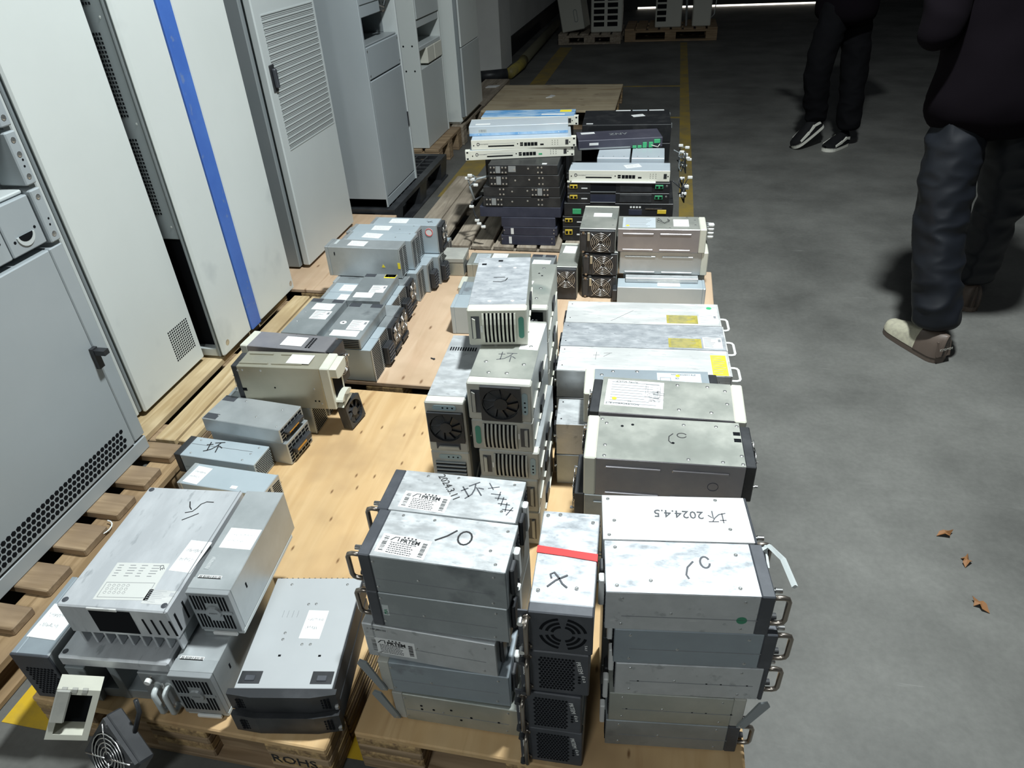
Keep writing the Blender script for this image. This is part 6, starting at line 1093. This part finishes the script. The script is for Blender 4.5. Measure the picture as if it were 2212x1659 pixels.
def shoe(parent, p, yaw, pitch, up, sole, stripe=None, L=.28, Wd=.10, H=.10, name='shoe', back=None):
    Mx = T(p) @ RZ(yaw) @ Matrix.Rotation(math.radians(pitch), 4, 'X')
    hw = lambda t: Wd/2*(0.72+0.28*math.sin(min(1, t*1.35)*math.pi/2)) * (math.sqrt(max(0, 1-((t-.78)/.22)**2)) if t > .78 else 1) * (math.sqrt(max(.0, 1-((.12-t)/.12)**2)) if t < .12 else 1)
    ts = [.004, .03, .07, .12, .22, .34, .46, .58, .70, .80, .88, .94, .98, .997]
    P = [(hw(t), L*t) for t in ts]+[(-hw(t), L*t) for t in reversed(ts)]
    s = MB(); s.prism(P, 0, .026, Mx); so = s.build(name, sole, parent)
    ht = lambda t: .026+(H-.026)*(1 if t < .30 else max(.34, 1-(t-.30)*1.15))*(1 if t < .9 else math.sqrt(max(.05, 1-((t-.9)/.11)**2)))
    n = 9; vs = []; fs = []
    for t in ts:
        for k in range(n):
            a = math.pi*k/(n-1); vs.append((hw(t)*1.02*math.cos(a)*(1 if k in (0, n-1) else .96), L*t, .022+(ht(t)-.022)*math.sin(a)**.7))
    for i in range(len(ts)-1):
        for k in range(n-1): fs.append((i*n+k, i*n+k+1, (i+1)*n+k+1, (i+1)*n+k))
    fs += [tuple(range(n)), tuple(reversed(range((len(ts)-1)*n, len(ts)*n)))]
    u = MB(); u.add(vs, fs, Mx); u.build('shoe_upper', up, so, True)
    if back:
        nb_ = 6; vb = [tuple((Vector(q)-Vector((0, L*.2, .02)))*1.035+Vector((0, L*.2, .02))) for q in vs[:nb_*n]]; fb = [f for f in fs[:(nb_-1)*(n-1)]]+[tuple(range(n)), tuple(reversed(range((nb_-1)*n, nb_*n)))]
        u = MB(); u.add(vb, fb, Mx); u.build('heel_shell', back, so, True)
    if stripe:
        for sd in (-1, 1):
            b = MB(); Q = [(.10, .055), (.30, .065), (.50, .050), (.80, .036)]
            for (t0, z0), (t1, z1) in zip(Q, Q[1:]): b.add([(sd*hw(t0)*1.05, L*t0, z0-.009), (sd*hw(t0)*1.03, L*t0, z0+.010), (sd*hw(t1)*1.05, L*t1, z1-.006), (sd*hw(t1)*1.03, L*t1, z1+.006)]+[(sd*hw(t0)*.8, L*t0, z0-.009), (sd*hw(t0)*.8, L*t0, z0+.010), (sd*hw(t1)*.8, L*t1, z1-.006), (sd*hw(t1)*.8, L*t1, z1+.006)], [(0,1,3,2), (5,4,6,7), (0,4,5,1), (2,3,7,6), (1,5,7,3), (4,0,2,6)], Mx)
            b.build('shoe_stripe', stripe, so)
    return so, Mx
def person(lab, base, pel, chest, neck, head, sh, el, wr, hip, kn, an, jm, tm, tdir, disp, hemz):
    t = thing('person', lab, 'person', (base[0], base[1], 0)); o = Vector((base[0], base[1], 0))
    R_ = lambda L_: [tuple(Vector(p)-o) for p in L_]
    td = Vector(tdir).normalized()
    V = [pel, tuple((Vector(pel)+Vector(chest))/2), chest, neck, head, tuple(Vector(head)+Vector((0, 0, .075))), tuple(Vector(head)+td*.095+Vector((0, 0, -.01)))]; E = [(0,1), (1,2), (2,3), (3,4), (4,5), (4,6)]; Rd = [(.13, .10), (.12, .095), (.14, .10), .055, (.078, .092), (.06, .07), .012]
    for s in (0, 1):
        i = len(V); V += [sh[s], el[s], wr[s]]; E += [(2, i), (i, i+1), (i+1, i+2)]; Rd += [.055, .042, .028]
        d = (Vector(wr[s])-Vector(el[s])).normalized(); side = td if abs(d.dot(td)) < .8 else Vector((0, 0, -1)); across = d.cross(side).normalized(); palm = Vector(wr[s])+d*.06; pi = len(V); V.append(tuple(palm)); E.append((i+2, pi)); Rd.append((.038, .016))
        for k in range(4):
            q = palm+d*.045+side*(.030-.020*k); L1 = (.030, .036, .033, .026)[k]; j = len(V); V += [tuple(q), tuple(q+d*L1+across*.008), tuple(q+d*L1*1.7+across*.024)]; E += [(pi, j), (j, j+1), (j+1, j+2)]; Rd += [.0095, .0085, .007]
        j = len(V); q = palm-d*.015+side*.042; V += [tuple(q), tuple(q+d*.032+side*.016)]; E += [(pi, j), (j, j+1)]; Rd += [.011, .009]
        h = len(V); V += [hip[s], kn[s], an[s]]; E += [(0, h), (h, h+1), (h+1, h+2)]; Rd += [.075, .052, .036]
    skinned('body', R_(V), E, Rd, SKIN, t, 2)
    # trousers
    V = [pel]+[q for s in (0, 1) for q in (hip[s], tuple((Vector(hip[s])+Vector(kn[s]))/2), kn[s], tuple((Vector(kn[s])*.45+Vector(an[s])*.55)), tuple(Vector(an[s])+Vector((0, 0, .035))), tuple(Vector(an[s])+Vector((0, 0, -.025))))]; E = []; Rd = [(.12, .10)]
    for s in (0, 1): a = 1+s*6; E += [(0, a)]+[(a+k, a+k+1) for k in range(5)]; Rd += [.100, .098, .088, .083, .080, .078]
    skinned('trousers', R_(V), E, Rd, tm, t, 4, disp, 11, [(*(R_([an[s]])[0][:2]), .16, an[s][2]-.045) for s in (0, 1)])
    # jacket
    mid = tuple((Vector(pel)+Vector(chest))/2); low = (pel[0], pel[1], hemz)
    V = [chest, mid, pel, low, tuple(Vector(neck)-Vector((0, 0, .02)))]; E = [(0,1), (1,2), (2,3), (0,4)]; Rd = [(.185, .135), (.195, .15), (.222, .175), (.238, .19), .075]
    for s in (0, 1): i = len(V); V += [sh[s], tuple((Vector(sh[s])+Vector(el[s]))/2), el[s], tuple((Vector(el[s])+Vector(wr[s]))/2), wr[s]]; E += [(0, i)]+[(i+k, i+k+1) for k in range(4)]; Rd += [.085, .075, .066, .060, .052]
    skinned('jacket', R_(V), E, Rd, jm, t, 3, disp*.8, 6, [(low[0]-o.x, low[1]-o.y, .6, hemz-.03)])
    b = MB(); hc = Vector(head)-o+Vector((0, 0, .03))-td*.012; rings = 8; seg = 16; vs = []; fs = []
    for i in range(rings+1):
        ph = math.pi*.62*i/rings
        for k in range(seg): a = 2*math.pi*k/seg; dv = Vector((math.cos(a)*math.sin(ph)*.100, math.sin(a)*math.sin(ph)*.108, math.cos(ph)*.118)); cut = dv.dot(td); dv = dv*(1 if cut < .05 or i < 4 else .80); vs.append(hc+dv)
    for i in range(rings):
        for k in range(seg): fs.append((i*seg+k, (i+1)*seg+k, (i+1)*seg+(k+1) % seg, i*seg+(k+1) % seg))
    b.add(vs, fs); b.build('hair', HAIR, t, True)
    side = td.cross(Vector((0, 0, 1)))
    for s in (-1, 1):
        e = Vector(head)-o+td*.082+side*s*.032+Vector((0, 0, .012)); b = MB(); b.cyl(e, td, .011, .008, 10, .006); b.build('eye', WHITEP, t); q = Vector(head)-o+side*s*.085; b = MB(); b.cyl(q+Vector((0, 0, -.02)), (0, 0, 1), .013, .05, 8, .016); b.build('ear', SKIN, t)
    e = Vector(head)-o+td*.088+Vector((0, 0, -.045)); MB().tube([e-side*.02, e, e+side*.02], .006, 6).build('mouth', RED, t)
    return t, o
t, o = person('person walking away in a black jacket, dark blue trousers and sand coloured shoes', (1.12, 2.75), (1.10, 2.82, .93), (1.09, 2.88, 1.30), (1.09, 2.90, 1.46), (1.09, 2.93, 1.58), ((.91, 2.87, 1.38), (1.27, 2.87, 1.38)), ((.845, 2.74, 1.08), (1.36, 2.80, 1.10)), ((.98, 2.98, 1.16), (1.34, 2.98, .98)), ((1.0, 2.80, .87), (1.20, 2.84, .87)), ((1.005, 2.70, .50), (1.285, 2.93, .50)), ((1.050, 2.575, .13), (1.300, 2.99, .14)), JACK, JEAN, (0.05, 1, 0), .017, .735)
s, Mx = shoe(t, Vector((1.085, 2.50, 0.001))-o, 28, 0, SHOEB, SHOED, None, .285, .105, .115, back=SHOED); MB().add([(-.030, -.001, .03), (.030, -.001, .03), (.03, .012, .088), (-.03, .012, .088), (-.03, .004, .03), (.03, .004, .03), (.03, .02, .088), (-.03, .02, .088)], [(0,1,2,3), (7,6,5,4), (0,4,5,1), (1,5,6,2), (2,6,7,3), (3,7,4,0)], Mx).build('heel_counter', SHOED, s); text(s, 'KZOMOR', Mx @ Matrix(((1,0,0,0),(0,0,-1,0),(0,1,0,0),(0,0,0,1))), 0.0, .062, .014, SHOEW, 0, n=.004)
shoe(t, Vector((1.31, 2.93, 0.001))-o, -4, 0, SHOEB, SHOED, None, .285, .105, .115, back=SHOED)
t, o = person('person in all black clothes and black trainers with white stripes, farther away in the dark', (1.1, 5.35), (1.09, 5.42, .92), (1.12, 5.44, 1.29), (1.10, 5.43, 1.45), (1.08, 5.42, 1.57), ((.99, 5.27, 1.37), (1.25, 5.58, 1.37)), ((1.0, 5.18, 1.08), (1.40, 5.60, 1.10)), ((.86, 5.30, 1.24), (1.18, 5.38, 1.22)), ((1.02, 5.36, .86), (1.17, 5.47, .86)), ((.965, 5.33, .52), (1.225, 5.44, .48)), ((1.02, 5.40, .185), (1.245, 5.40, .13)), JACK, TROU, (-1, -.25, 0), .012, .76)
shoe(t, Vector((1.085, 5.41, .142))-o, 116, -33, SHOEK, SHOEW, SHOEW, .255, .10, .105); shoe(t, Vector((1.265, 5.44, .001))-o, 138, 0, SHOEK, SHOEW, SHOEW, .255, .10, .105)
